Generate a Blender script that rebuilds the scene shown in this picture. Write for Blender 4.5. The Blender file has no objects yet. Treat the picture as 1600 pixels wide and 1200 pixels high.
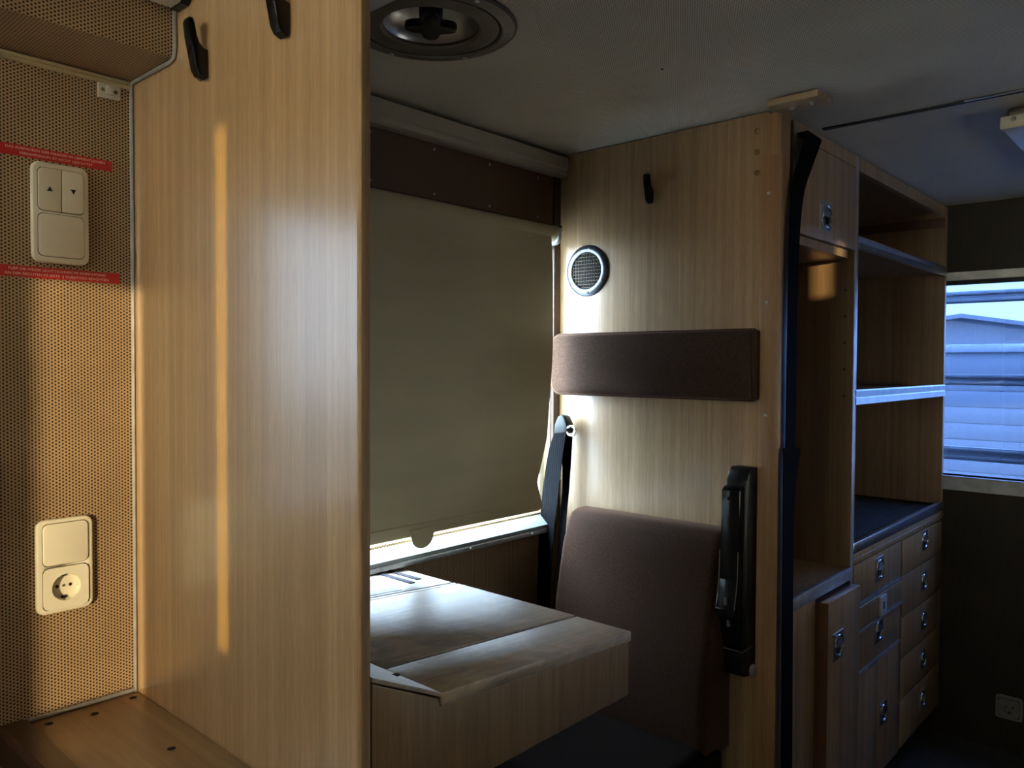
import bpy, bmesh, math, random
from mathutils import Vector, Matrix

random.seed(7)
sc = bpy.context.scene
col = sc.collection
PI = math.pi

# ------------------------------------------------------------------ camera, world, sun, portals, exposure
cam_d = bpy.data.cameras.new('camera')
cam = bpy.data.objects.new('camera', cam_d)
col.objects.link(cam)
sc.camera = cam
cam_d.sensor_fit = 'HORIZONTAL'
cam_d.sensor_width = 36.0
cam_d.lens = 36.0 * 1237.5 / 1600.0
cam_d.clip_start = 0.02
cam_d.clip_end = 300
YAW, PITCH, ROLL = 0.735526, 0.0250442, 0.00443353
fw = Vector((math.cos(YAW) * math.cos(PITCH), math.sin(YAW) * math.cos(PITCH), -math.sin(PITCH)))
rt = Vector((math.sin(YAW), -math.cos(YAW), 0.0))
up = rt.cross(fw)
r2 = math.cos(ROLL) * rt + math.sin(ROLL) * up
u2 = -math.sin(ROLL) * rt + math.cos(ROLL) * up
M = Matrix((r2, u2, -fw)).transposed().to_4x4()
M.translation = Vector((0, 0, 1.42))
cam.matrix_world = M

sc.view_settings.view_transform = 'Standard'
sc.view_settings.look = 'None'
sc.view_settings.gamma = 1.0
sc.view_settings.use_curve_mapping = False
sc.view_settings.exposure = 0.2

w = bpy.data.worlds.new('evening_sky')
sc.world = w
w.use_nodes = True
bgn = w.node_tree.nodes['Background']
bgn.inputs['Color'].default_value = (0.74, 0.88, 1.0, 1)
bgn.inputs['Strength'].default_value = 45.0

SUN_AZ, SUN_EL = math.radians(40), math.radians(3.0)
sun_d = bpy.data.lights.new('low_evening_sun', 'SUN')
sun_d.energy = 31.0
sun_d.angle = math.radians(0.53)
sun_d.color = (1.0, 0.85, 0.57)
sun = bpy.data.objects.new('low_evening_sun', sun_d)
col.objects.link(sun)
sdir = Vector((math.cos(SUN_AZ) * math.cos(SUN_EL), math.sin(SUN_AZ) * math.cos(SUN_EL), -math.sin(SUN_EL)))
sun.rotation_euler = sdir.to_track_quat('-Z', 'Y').to_euler()
sun.location = (-6, -6, 4)


def portal(name, loc, direction, sx, sy):
    d = bpy.data.lights.new(name, 'AREA')
    d.shape = 'RECTANGLE'
    d.size, d.size_y = sx, sy
    d.cycles.is_portal = True
    o = bpy.data.objects.new(name, d)
    col.objects.link(o)
    o.location = loc
    o.rotation_euler = Vector(direction).to_track_quat('-Z', 'Z').to_euler()
    return o


# ------------------------------------------------------------------ vehicle dimensions
WY = 1.34            # inner face of the long wall with the windows
XP1, XP2 = 0.5515, 1.6611   # faces of the two wooden partitions
XE = 3.06            # end wall
XR = -1.6            # rear wall
YR = -0.95           # wall on the right-hand side
ZF, ZC = 0.13, 1.975
TH = 0.06

portal('sky_portal_niche', (1.166, WY + TH + .02, 1.39), (0, -1, 0), 0.95, 0.75)
portal('sky_portal_side', (-0.12, WY + TH + .02, 1.385), (0, -1, 0), 0.90, 0.75)
portal('sky_portal_rear', (XR - TH - .02, .655, 1.748), (1, 0, 0), 1.13, 0.41)
portal('sky_portal_right', (2.2, YR - TH - .02, 1.35), (0, 1, 0), 0.92, 0.52)
portal('sky_portal_end', (XE + TH + .02, 0.30, 1.38), (-1, 0, 0), 1.05, 0.72)

# ------------------------------------------------------------------ helpers
def setp(o, label=None, cat=None, group=None, kind=None):
    if label: o['label'] = label
    if cat: o['category'] = cat
    if group: o['group'] = group
    if kind: o['kind'] = kind
    return o


def thing(name, loc, label, cat, group=None):
    o = bpy.data.objects.new(name, None)
    o.empty_display_size = 0.05
    col.objects.link(o)
    o.location = loc
    return setp(o, label, cat, group)


def wloc(o):
    v = Vector((0, 0, 0))
    while o is not None:
        v = v + o.location
        o = o.parent
    return v


def mesh(name, bm, mat, parent=None, smooth=30):
    """bm holds world coordinates; the object gets its origin at the parent or at its own base centre"""
    bmesh.ops.recalc_face_normals(bm, faces=bm.faces)
    lo = Vector([min(v.co[i] for v in bm.verts) for i in range(3)])
    hi = Vector([max(v.co[i] for v in bm.verts) for i in range(3)])
    base = Vector(((lo.x + hi.x) / 2, (lo.y + hi.y) / 2, lo.z))
    for v in bm.verts:
        v.co -= base
    me = bpy.data.meshes.new(name)
    bm.to_mesh(me)
    bm.free()
    me.materials.append(mat)
    if smooth:
        me.shade_smooth()
        me.set_sharp_from_angle(angle=math.radians(smooth))
    o = bpy.data.objects.new(name, me)
    col.objects.link(o)
    if parent is not None:
        o.parent = parent
        o.location = base - wloc(parent)
    else:
        o.location = base
    return o


def box(bm, x0, x1, y0, y1, z0, z1, bev=0.0, seg=2):
    vs = [bm.verts.new(c) for c in ((x0, y0, z0), (x1, y0, z0), (x1, y1, z0), (x0, y1, z0),
                                    (x0, y0, z1), (x1, y0, z1), (x1, y1, z1), (x0, y1, z1))]
    fs = [bm.faces.new([vs[i] for i in f]) for f in ((0, 3, 2, 1), (4, 5, 6, 7), (0, 1, 5, 4), (1, 2, 6, 5), (2, 3, 7, 6), (3, 0, 4, 7))]
    if bev:
        es = list({e for f in fs for e in f.edges})
        bmesh.ops.bevel(bm, geom=es, offset=bev, segments=seg, profile=0.5, affect='EDGES')
    return bm


def B(*a, **k):
    return box(bmesh.new(), *a, **k)


def ax3(axis, u, v, t):
    return {'x': (t, u, v), 'y': (u, t, v), 'z': (u, v, t)}[axis]


def prism(bm, pts, axis, a, b, bev=0.0, seg=2):
    """extrude a 2-D outline: axis x -> (y,z), y -> (x,z), z -> (x,y)"""
    A = [bm.verts.new(ax3(axis, u, v, a)) for u, v in pts]
    Bv = [bm.verts.new(ax3(axis, u, v, b)) for u, v in pts]
    n = len(pts)
    f0 = bm.faces.new(A)
    f1 = bm.faces.new(Bv)
    for i in range(n):
        bm.faces.new((A[i], A[(i + 1) % n], Bv[(i + 1) % n], Bv[i]))
    if bev:
        es = list(set(f0.edges) | set(f1.edges))
        bmesh.ops.recalc_face_normals(bm, faces=bm.faces)
        bmesh.ops.bevel(bm, geom=es, offset=bev, segments=seg, profile=0.5, affect='EDGES')
    return bm


def rrect(cx, cy, wd, ht, r, n=5):
    out = []
    for sx, sy, a0 in ((1, 1, 0), (-1, 1, 90), (-1, -1, 180), (1, -1, 270)):
        for k in range(n + 1):
            a = math.radians(a0 + 90 * k / n)
            out.append((cx + sx * (wd / 2 - r) + r * math.cos(a), cy + sy * (ht / 2 - r) + r * math.sin(a)))
    return out


def circle(cx, cy, r, n=24, a0=0.0):
    return [(cx + r * math.cos(a0 + 2 * PI * k / n), cy + r * math.sin(a0 + 2 * PI * k / n)) for k in range(n)]


def lathe(bm, prof, axis, c, n=40, sgn=1):
    """prof: (radius, t) with t measured from c along axis (times sgn)"""
    rings = []
    i = 'xyz'.index(axis)
    for r, t in prof:
        tt = c[i] + sgn * t
        if axis == 'x': u0, v0 = c[1], c[2]
        elif axis == 'y': u0, v0 = c[0], c[2]
        else: u0, v0 = c[0], c[1]
        if r < 1e-6:
            rings.append([bm.verts.new(ax3(axis, u0, v0, tt))])
        else:
            rings.append([bm.verts.new(ax3(axis, u, v, tt)) for u, v in circle(u0, v0, r, n)])
    for a, b in zip(rings[:-1], rings[1:]):
        for k in range(n):
            k2 = (k + 1) % n
            if len(a) == 1 and len(b) == 1: continue
            if len(a) == 1: bm.faces.new((a[0], b[k], b[k2]))
            elif len(b) == 1: bm.faces.new((a[k], a[k2], b[0]))
            else: bm.faces.new((a[k], a[k2], b[k2], b[k]))
    return bm


def tube(bm, pts, r, n=8, closed=False):
    pts = [Vector(p) for p in pts]
    rings = []
    m = len(pts)
    prev = None
    for i, p in enumerate(pts):
        a = pts[(i - 1) % m] if (closed or i > 0) else p
        b = pts[(i + 1) % m] if (closed or i < m - 1) else p
        t = (b - a).normalized()
        if prev is None:
            ref = Vector((0, 0, 1)) if abs(t.z) < 0.9 else Vector((1, 0, 0))
            s = t.cross(ref).normalized()
        else:
            s = (prev - t * prev.dot(t)).normalized()
        prev = s
        q = t.cross(s)
        rr = r[i] if isinstance(r, (list, tuple)) else r
        rings.append([bm.verts.new(p + rr * (math.cos(2 * PI * k / n) * s + math.sin(2 * PI * k / n) * q)) for k in range(n)])
    rng = range(m) if closed else range(m - 1)
    for i in rng:
        A, Bq = rings[i], rings[(i + 1) % m]
        for k in range(n):
            bm.faces.new((A[k], A[(k + 1) % n], Bq[(k + 1) % n], Bq[k]))
    if not closed:
        bm.faces.new(rings[0])
        bm.faces.new(rings[-1])
    return bm


def ribbon(bm, left, right, th, nrm):
    """a strap between two edge polylines, thickness th along nrm"""
    nrm = Vector(nrm) * th
    L0 = [bm.verts.new(p) for p in left]
    R0 = [bm.verts.new(p) for p in right]
    L1 = [bm.verts.new(Vector(p) + nrm) for p in left]
    R1 = [bm.verts.new(Vector(p) + nrm) for p in right]
    for i in range(len(left) - 1):
        bm.faces.new((L0[i], R0[i], R0[i + 1], L0[i + 1]))
        bm.faces.new((L1[i], L1[i + 1], R1[i + 1], R1[i]))
        bm.faces.new((L0[i], L0[i + 1], L1[i + 1], L1[i]))
        bm.faces.new((R0[i], R1[i], R1[i + 1], R0[i + 1]))
    bm.faces.new((L0[0], L1[0], R1[0], R0[0]))
    bm.faces.new((L0[-1], R0[-1], R1[-1], L1[-1]))
    return bm


def catmull(pts, k=6):
    P = [Vector(p) for p in pts]
    P = [2 * P[0] - P[1]] + P + [2 * P[-1] - P[-2]]
    out = []
    for i in range(1, len(P) - 2):
        for j in range(k):
            t = j / k
            a, b, c, d = P[i - 1], P[i], P[i + 1], P[i + 2]
            out.append(0.5 * ((2 * b) + (c - a) * t + (2 * a - 5 * b + 4 * c - d) * t * t + (3 * b - a - 3 * c + d) * t ** 3))
    out.append(P[-2])
    return out


def cut(o, bm):
    """subtract the shape in bm (world coordinates) from the mesh object o"""
    bmesh.ops.recalc_face_normals(bm, faces=bm.faces)
    wl_ = wloc(o)
    for v in bm.verts:
        v.co -= wl_
    me = bpy.data.meshes.new('cutter')
    bm.to_mesh(me)
    bm.free()
    c = bpy.data.objects.new('cutter', me)
    col.objects.link(c)
    src = bpy.data.objects.new('cut_source', o.data)
    col.objects.link(src)
    md = src.modifiers.new('cut', 'BOOLEAN')
    md.operation = 'DIFFERENCE'
    md.solver = 'EXACT'
    md.object = c
    dg = bpy.context.evaluated_depsgraph_get()
    dg.update()
    new = bpy.data.meshes.new_from_object(src.evaluated_get(dg))
    old = o.data
    o.data = new
    bpy.data.objects.remove(src)
    bpy.data.objects.remove(c)
    bpy.data.meshes.remove(me)
    bpy.data.meshes.remove(old)
    return o


def screw_head(parent, p, axis, sgn, r, mat, name='screw'):
    bm = bmesh.new()
    lathe(bm, [(r, 0), (r * .9, r * .35), (r * .45, r * .55), (r * .4, r * .3), (0, r * .3)], axis, p, 12, sgn)
    return mesh(name, bm, mat, parent)


# ------------------------------------------------------------------ materials
def new_mat(name):
    m = bpy.data.materials.new(name)
    m.use_nodes = True
    return m, m.node_tree.nodes, m.node_tree.links, m.node_tree.nodes['Principled BSDF']


def sset(b, **k):
    for n, v in k.items():
        n = n.replace('_', ' ')
        b.inputs[n].default_value = v


def plain(name, c, rough=0.5, metal=0.0, noise=0.0, nscale=60, bump=0.0, spec=0.5, coat=0.0):
    m, N, L, b = new_mat(name)
    sset(b, Base_Color=(*c, 1), Roughness=rough, Metallic=metal)
    b.inputs['Specular IOR Level'].default_value = spec
    b.inputs['Coat Weight'].default_value = coat
    tc = N.new('ShaderNodeTexCoord')
    nz = N.new('ShaderNodeTexNoise')
    nz.inputs['Scale'].default_value = nscale
    nz.inputs['Detail'].default_value = 4
    L.new(tc.outputs['Object'], nz.inputs['Vector'])
    if noise:
        r = N.new('ShaderNodeValToRGB')
        r.color_ramp.elements[0].position, r.color_ramp.elements[1].position = 0.3, 0.7
        r.color_ramp.elements[0].color = (*[x * (1 - noise) for x in c], 1)
        r.color_ramp.elements[1].color = (*[min(1, x * (1 + noise)) for x in c], 1)
        L.new(nz.outputs['Fac'], r.inputs['Fac'])
        L.new(r.outputs['Color'], b.inputs['Base Color'])
    if bump:
        bp = N.new('ShaderNodeBump')
        bp.inputs['Strength'].default_value = bump
        bp.inputs['Distance'].default_value = 0.002
        L.new(nz.outputs['Fac'], bp.inputs['Height'])
        L.new(bp.outputs['Normal'], b.inputs['Normal'])
    return m


def wood(name, ca, cb, axis='z', rough=0.38, coat=0.5, coat_r=0.25, dark=0.84, scratches=0.0, ior=1.6):
    """lacquered veneer, grain along axis"""
    m, N, L, b = new_mat(name)
    tc = N.new('ShaderNodeTexCoord')

    def nz(scale, along, detail=3):
        mp = N.new('ShaderNodeMapping')
        s = [scale] * 3
        s['xyz'.index(axis)] = along
        mp.inputs['Scale'].default_value = s
        L.new(tc.outputs['Object'], mp.inputs['Vector'])
        n = N.new('ShaderNodeTexNoise')
        n.inputs['Scale'].default_value = 1
        n.inputs['Detail'].default_value = detail
        L.new(mp.outputs['Vector'], n.inputs['Vector'])
        return n
    n1, n2, n3 = nz(55, 0.7), nz(620, 22, 2), nz(160, 1.6, 2)
    r1 = N.new('ShaderNodeValToRGB')
    r1.color_ramp.elements[0].position, r1.color_ramp.elements[1].position = 0.32, 0.68
    r1.color_ramp.elements[0].color = (*ca, 1)
    r1.color_ramp.elements[1].color = (*cb, 1)
    L.new(n1.outputs['Fac'], r1.inputs['Fac'])

    def mul(src, n, lo, hi, p0, p1):
        rr = N.new('ShaderNodeMapRange')
        rr.inputs['From Min'].default_value, rr.inputs['From Max'].default_value = p0, p1
        rr.inputs['To Min'].default_value, rr.inputs['To Max'].default_value = lo, hi
        L.new(n.outputs['Fac'], rr.inputs['Value'])
        mx = N.new('ShaderNodeMix')
        mx.data_type = 'RGBA'
        mx.blend_type = 'MULTIPLY'
        mx.inputs['Factor'].default_value = 1
        L.new(src, mx.inputs['A'])
        L.new(rr.outputs['Result'], mx.inputs['B'])
        return mx.outputs['Result']
    c = mul(r1.outputs['Color'], n2, dark, 1.1, 0.3, 0.7)
    c = mul(c, n3, 0.90, 1.08, 0.3, 0.7)
    if scratches:
        v = N.new('ShaderNodeTexNoise')
        v.inputs['Scale'].default_value = 14
        v.inputs['Detail'].default_value = 9
        v.inputs['Distortion'].default_value = 1.5
        L.new(tc.outputs['Object'], v.inputs['Vector'])
        c = mul(c, v, 1 - scratches, 1 + scratches, 0.35, 0.65)
        rr = N.new('ShaderNodeMapRange')
        rr.inputs['From Min'].default_value, rr.inputs['From Max'].default_value = 0.3, 0.7
        rr.inputs['To Min'].default_value, rr.inputs['To Max'].default_value = rough - .08, rough + .14
        L.new(v.outputs['Fac'], rr.inputs['Value'])
        L.new(rr.outputs['Result'], b.inputs['Roughness'])
    else:
        b.inputs['Roughness'].default_value = rough
    L.new(c, b.inputs['Base Color'])
    b.inputs['Coat Weight'].default_value = coat
    b.inputs['Coat Roughness'].default_value = coat_r
    b.inputs['Coat IOR'].default_value = ior
    bp = N.new('ShaderNodeBump')
    bp.inputs['Strength'].default_value = 0.12
    bp.inputs['Distance'].default_value = 0.001
    L.new(n2.outputs['Fac'], bp.inputs['Height'])
    L.new(bp.outputs['Normal'], b.inputs['Normal'])
    return m


def perforated(name, base, hole, u, v, pitch, rad, rough=0.5, soft=0.25, var=0.12):
    """vinyl sheet with staggered round perforations in the plane of the world axes u, v"""
    m, N, L, b = new_mat(name)
    geo = N.new('ShaderNodeNewGeometry')
    sep = N.new('ShaderNodeSeparateXYZ')
    L.new(geo.outputs['Position'], sep.inputs['Vector'])
    cw = pitch * 0.866

    def mt(op, a, bb=None):
        n = N.new('ShaderNodeMath')
        n.operation = op
        for i, s in enumerate((a, bb)):
            if s is None: continue
            if isinstance(s, (int, float)): n.inputs[i].default_value = s
            else: L.new(s, n.inputs[i])
        return n.outputs[0]
    U = mt('DIVIDE', sep.outputs[u], cw)
    V = mt('DIVIDE', sep.outputs[v], pitch)
    cfl = mt('FLOOR', U)
    par = mt('MODULO', mt('ADD', cfl, 10000.0), 2.0)
    V2 = mt('ADD', V, mt('MULTIPLY', par, 0.5))
    du = mt('MULTIPLY', mt('SUBTRACT', mt('FRACT', U), 0.5), cw)
    dv = mt('MULTIPLY', mt('SUBTRACT', mt('FRACT', mt('ADD', V2, 1000.0)), 0.5), pitch)
    d = mt('SQRT', mt('ADD', mt('MULTIPLY', du, du), mt('MULTIPLY', dv, dv)))
    mr = N.new('ShaderNodeMapRange')
    mr.interpolation_type = 'SMOOTHSTEP'
    mr.inputs['From Min'].default_value = rad * (1 - soft)
    mr.inputs['From Max'].default_value = rad * (1 + soft)
    L.new(d, mr.inputs['Value'])
    nz = N.new('ShaderNodeTexNoise')
    nz.inputs['Scale'].default_value = 7
    nz.inputs['Detail'].default_value = 5
    L.new(geo.outputs['Position'], nz.inputs['Vector'])
    rp = N.new('ShaderNodeValToRGB')
    rp.color_ramp.elements[0].position, rp.color_ramp.elements[1].position = .3, .7
    rp.color_ramp.elements[0].color = (*[c * (1 - var) for c in base], 1)
    rp.color_ramp.elements[1].color = (*[c * (1 + var) for c in base], 1)
    L.new(nz.outputs['Fac'], rp.inputs['Fac'])
    mx = N.new('ShaderNodeMix')
    mx.data_type = 'RGBA'
    mx.inputs['A'].default_value = (*hole, 1)
    L.new(mr.outputs['Result'], mx.inputs['Factor'])
    L.new(rp.outputs['Color'], mx.inputs['B'])
    L.new(mx.outputs['Result'], b.inputs['Base Color'])
    b.inputs['Roughness'].default_value = rough
    b.inputs['Specular IOR Level'].default_value = 0.3
    bp = N.new('ShaderNodeBump')
    bp.inputs['Strength'].default_value = 0.4
    bp.inputs['Distance'].default_value = 0.001
    L.new(mr.outputs['Result'], bp.inputs['Height'])
    L.new(bp.outputs['Normal'], b.inputs['Normal'])
    return m


def velour(name, c, sheen=0.6):
    m, N, L, b = new_mat(name)
    tc = N.new('ShaderNodeTexCoord')
    nz = N.new('ShaderNodeTexNoise')
    nz.inputs['Scale'].default_value = 420
    nz.inputs['Detail'].default_value = 3
    L.new(tc.outputs['Object'], nz.inputs['Vector'])
    r = N.new('ShaderNodeValToRGB')
    r.color_ramp.elements[0].position, r.color_ramp.elements[1].position = .3, .75
    r.color_ramp.elements[0].color = (*[x * .5 for x in c], 1)
    r.color_ramp.elements[1].color = (*[x * 1.5 for x in c], 1)
    L.new(nz.outputs['Fac'], r.inputs['Fac'])
    L.new(r.outputs['Color'], b.inputs['Base Color'])
    b.inputs['Roughness'].default_value = 0.9
    b.inputs['Specular IOR Level'].default_value = 0.1
    b.inputs['Sheen Weight'].default_value = sheen
    b.inputs['Sheen Roughness'].default_value = 0.4
    b.inputs['Sheen Tint'].default_value = (0.85, 0.52, 0.36, 1)
    bp = N.new('ShaderNodeBump')
    bp.inputs['Strength'].default_value = 0.5
    bp.inputs['Distance'].default_value = 0.0015
    L.new(nz.outputs['Fac'], bp.inputs['Height'])
    L.new(bp.outputs['Normal'], b.inputs['Normal'])
    return m


def webbing(name, c, axis_u):
    m, N, L, b = new_mat(name)
    tc = N.new('ShaderNodeTexCoord')
    wv = N.new('ShaderNodeTexWave')
    wv.inputs['Scale'].default_value = 45
    wv.bands_direction = axis_u
    L.new(tc.outputs['Object'], wv.inputs['Vector'])
    bp = N.new('ShaderNodeBump')
    bp.inputs['Strength'].default_value = 0.5
    bp.inputs['Distance'].default_value = 0.001
    L.new(wv.outputs['Fac'], bp.inputs['Height'])
    L.new(bp.outputs['Normal'], b.inputs['Normal'])
    sset(b, Base_Color=(*c, 1), Roughness=0.9)
    b.inputs['Specular IOR Level'].default_value = 0.05
    return m


def tinted(name, c, gloss=0.06):
    m, N, L, b = new_mat(name)
    out = N['Material Output']
    tr = N.new('ShaderNodeBsdfTransparent')
    tr.inputs['Color'].default_value = (*c, 1)
    gl = N.new('ShaderNodeBsdfGlossy')
    gl.inputs['Roughness'].default_value = 0.03
    mx = N.new('ShaderNodeMixShader')
    mx.inputs[0].default_value = gloss
    L.new(tr.outputs[0], mx.inputs[1])
    L.new(gl.outputs[0], mx.inputs[2])
    L.new(mx.outputs[0], out.inputs['Surface'])
    return m


def cloth_blind(name, c, trans):
    m, N, L, b = new_mat(name)
    out = N['Material Output']
    tc = N.new('ShaderNodeTexCoord')
    nz = N.new('ShaderNodeTexNoise')
    nz.inputs['Scale'].default_value = 3
    nz.inputs['Detail'].default_value = 4
    mp = N.new('ShaderNodeMapping')
    mp.inputs['Scale'].default_value = (1, 1, 4)
    L.new(tc.outputs['Object'], mp.inputs['Vector'])
    L.new(mp.outputs['Vector'], nz.inputs['Vector'])
    r = N.new('ShaderNodeValToRGB')
    r.color_ramp.elements[0].position, r.color_ramp.elements[1].position = .25, .75
    r.color_ramp.elements[0].color = (*[x * .88 for x in c], 1)
    r.color_ramp.elements[1].color = (*[min(1, x * 1.1) for x in c], 1)
    L.new(nz.outputs['Fac'], r.inputs['Fac'])
    L.new(r.outputs['Color'], b.inputs['Base Color'])
    b.inputs['Roughness'].default_value = .55
    tl = N.new('ShaderNodeBsdfTranslucent')
    tl.inputs['Color'].default_value = (c[0], c[1] * .95, c[2] * .8, 1)
    mx = N.new('ShaderNodeMixShader')
    mx.inputs[0].default_value = trans
    L.new(b.outputs[0], mx.inputs[1])
    L.new(tl.outputs[0], mx.inputs[2])
    L.new(mx.outputs[0], out.inputs['Surface'])
    return m


MAT = {}
MAT['veneer'] = wood('veneer', (0.43, 0.268, 0.130), (0.54, 0.355, 0.190), 'z', 0.38, 1.0, 0.24, ior=2.0)
MAT['veneer_far'] = wood('veneer_far', (0.41, 0.262, 0.135), (0.51, 0.34, 0.19), 'z', 0.40, 0.6, 0.22)
MAT['veneer_edge'] = wood('veneer_edge', (0.36, 0.22, 0.10), (0.50, 0.33, 0.16), 'z', 0.42, 0.3, 0.3)
MAT['edge_band'] = wood('edge_band_wood', (0.30, 0.18, 0.08), (0.42, 0.27, 0.13), 'z', 0.65, 0.0, 0.3)
MAT['cabinet'] = wood('cabinet_veneer', (0.30, 0.19, 0.095), (0.42, 0.28, 0.15), 'z', 0.4, 0.4, 0.25)
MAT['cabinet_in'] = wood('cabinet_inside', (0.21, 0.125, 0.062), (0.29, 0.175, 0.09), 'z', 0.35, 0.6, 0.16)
MAT['added_unit'] = wood('added_unit_veneer', (0.30, 0.19, 0.095), (0.42, 0.28, 0.15), 'z', 0.4, 0.4, 0.25)  # veneer of the unseen unit added as a light blocker
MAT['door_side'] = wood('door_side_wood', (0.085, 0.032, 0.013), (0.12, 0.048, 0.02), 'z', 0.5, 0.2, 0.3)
MAT['batten'] = wood('batten_wood', (0.30, 0.165, 0.075), (0.40, 0.235, 0.115), 'z', 0.5, 0.1, 0.3)
MAT['table'] = wood('worn_table_wood', (0.38, 0.29, 0.20), (0.48, 0.375, 0.27), 'x', 0.48, 0.6, 0.42, 0.8, 0.22)
MAT['table_front'] = wood('table_front_wood', (0.24, 0.145, 0.065), (0.32, 0.20, 0.095), 'z', 0.42, 0.3, 0.28)
MAT['bench'] = wood('bench_wood', (0.27, 0.15, 0.06), (0.37, 0.22, 0.095), 'y', 0.42, 0.3, 0.3, 0.85)
MAT['dark_wood'] = wood('dark_brown_wood', (0.055, 0.022, 0.012), (0.085, 0.035, 0.02), 'y', 0.4, 0.4, 0.25)
MAT['plywood'] = wood('plywood', (0.30, 0.20, 0.11), (0.45, 0.32, 0.2), 'y', 0.6, 0, 0.3)
MAT['perf_wall'] = perforated('perforated_vinyl', (0.37, 0.252, 0.146), (0.016, 0.007, 0.004), 'X', 'Z', 0.0054, 0.00145)
MAT['perf_soffit'] = perforated('perforated_vinyl_soffit', (0.37, 0.252, 0.146), (0.016, 0.007, 0.004), 'X', 'Y', 0.0054, 0.00145)
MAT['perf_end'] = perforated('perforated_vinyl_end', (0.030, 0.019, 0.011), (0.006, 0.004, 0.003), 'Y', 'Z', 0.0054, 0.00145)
MAT['ceiling'] = perforated('perforated_ceiling_vinyl', (0.76, 0.715, 0.62), (0.22, 0.20, 0.16), 'X', 'Y', 0.0042, 0.0011, 0.55, 0.4, 0.06)
MAT['brown_board'] = plain('brown_board', (0.10, 0.052, 0.024), 0.5, 0, 0.15, 6)
MAT['brown_board2'] = plain('brown_board_dark', (0.065, 0.032, 0.017), 0.5, 0, 0.15, 6)
MAT['rear_wall'] = plain('brown_vinyl', (0.20, 0.13, 0.075), 0.6, 0, 0.1, 5)
MAT['floor'] = plain('grey_vinyl_floor', (0.045, 0.045, 0.048), 0.6, 0, 0.2, 40, 0.1)
MAT['white'] = plain('white_plastic', (0.62, 0.60, 0.53), 0.35, 0, 0.04, 8)
MAT['cream'] = plain('cream_switch_plastic', (0.72, 0.675, 0.565), 0.32, 0, 0.03, 9)
MAT['cream_in'] = plain('cream_socket_plastic', (0.74, 0.70, 0.59), 0.35, 0, 0.03, 9)
MAT['grey_socket'] = plain('grey_socket_plastic', (0.16, 0.16, 0.155), 0.35, 0, 0.05, 9)
MAT['vent_metal'] = plain('dull_vent_metal', (0.16, 0.18, 0.22), 0.34, 0.85, 0.15, 25)
MAT['vent_wire'] = plain('vent_wire', (0.16, 0.12, 0.08), 0.5, 0.5)
MAT['rail_white'] = plain('offwhite_painted_rail', (0.42, 0.385, 0.32), 0.4, 0, 0.05, 6)
MAT['profile'] = plain('cream_profile', (0.42, 0.34, 0.21), 0.3, 0, 0.08, 10)
MAT['frame_white'] = plain('window_frame_white', (0.62, 0.64, 0.62), 0.3, 0, 0.04, 9)
MAT['sill'] = plain('grey_painted_sill', (0.20, 0.215, 0.215), 0.4, 0, 0.08, 12)
MAT['alu'] = plain('aluminium', (0.62, 0.63, 0.65), 0.32, 1.0, 0.1, 30)
MAT['alu_matte'] = plain('aluminium_matte', (0.42, 0.43, 0.45), 0.42, 0.6, 0.2, 25)
MAT['alu_dark'] = plain('aluminium_flange_dark', (0.20, 0.175, 0.15), 0.42, 0.7, 0.12, 12)
MAT['chrome'] = plain('chrome', (0.80, 0.81, 0.83), 0.10, 1.0)
MAT['steel'] = plain('steel_screw', (0.55, 0.53, 0.5), 0.3, 1.0)
MAT['brass'] = plain('dull_brass_screw', (0.30, 0.20, 0.10), 0.35, 0.8)
MAT['black'] = plain('black_plastic', (0.005, 0.005, 0.0055), 0.35, 0, 0.1, 40, 0, 0.3)
MAT['black_gloss'] = plain('black_gloss_plastic', (0.005, 0.005, 0.006), 0.15, 0, 0.1, 40, 0, 0.3)
MAT['black_matte'] = plain('black_rubber', (0.012, 0.012, 0.012), 0.7, 0, 0.1, 40)
MAT['hole'] = plain('dark_gap', (0.006, 0.005, 0.004), 0.9)
MAT['gap_brown'] = plain('brown_gap', (0.05, 0.042, 0.03), 0.8)
MAT['red'] = plain('red_label_film', (0.42, 0.012, 0.014), 0.4, 0, 0.08, 30)
MAT['print'] = plain('label_print', (0.80, 0.55, 0.50), 0.5)
MAT['print_dark'] = plain('arrow_print', (0.012, 0.012, 0.012), 0.5)
MAT['velour'] = velour('brown_velour', (0.060, 0.033, 0.021))
MAT['seat'] = velour('seat_velour', (0.045, 0.023, 0.015), 0.4)
MAT['seat_shaded'] = velour('shaded_seat_velour', (0.010, 0.006, 0.005), 0.0)  # same velour as the backrest, darkened to stand for shade on the cushion
MAT['seat_base'] = plain('seat_base_paint', (0.012, 0.010, 0.009), 0.7)
MAT['belt'] = webbing('seat_belt_webbing', (0.0035, 0.0037, 0.0045), 'Y')
MAT['strap'] = webbing('black_strap_webbing', (0.003, 0.003, 0.0033), 'X')
MAT['velcro'] = plain('velcro_dark', (0.02, 0.018, 0.03), 0.9, 0, 0.3, 300)
MAT['inlay'] = plain('brown_inlay', (0.075, 0.045, 0.024), 0.5, 0, 0.2, 20)
MAT['blind'] = cloth_blind('beige_blind_cloth', (0.50, 0.44, 0.29), 0.009)
MAT['blind_hem'] = cloth_blind('beige_blind_hem', (0.48, 0.42, 0.27), 0.008)
MAT['mat_rib'] = plain('ribbed_rubber', (0.035, 0.036, 0.04), 0.45)
MAT['glass'] = tinted('clear_window_acrylic', (0.86, 0.92, 0.97))
MAT['glass_blue'] = tinted('blue_tinted_acrylic', (0.135, 0.185, 0.29), 0.04)
MAT['glass_grey'] = tinted('grey_tinted_acrylic', (0.212, 0.225, 0.236), 0.03)
MAT['added_glass_dark'] = tinted('added_dark_acrylic', (0.52, 0.50, 0.46), 0.03)  # tint dims the added right-hand window
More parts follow.
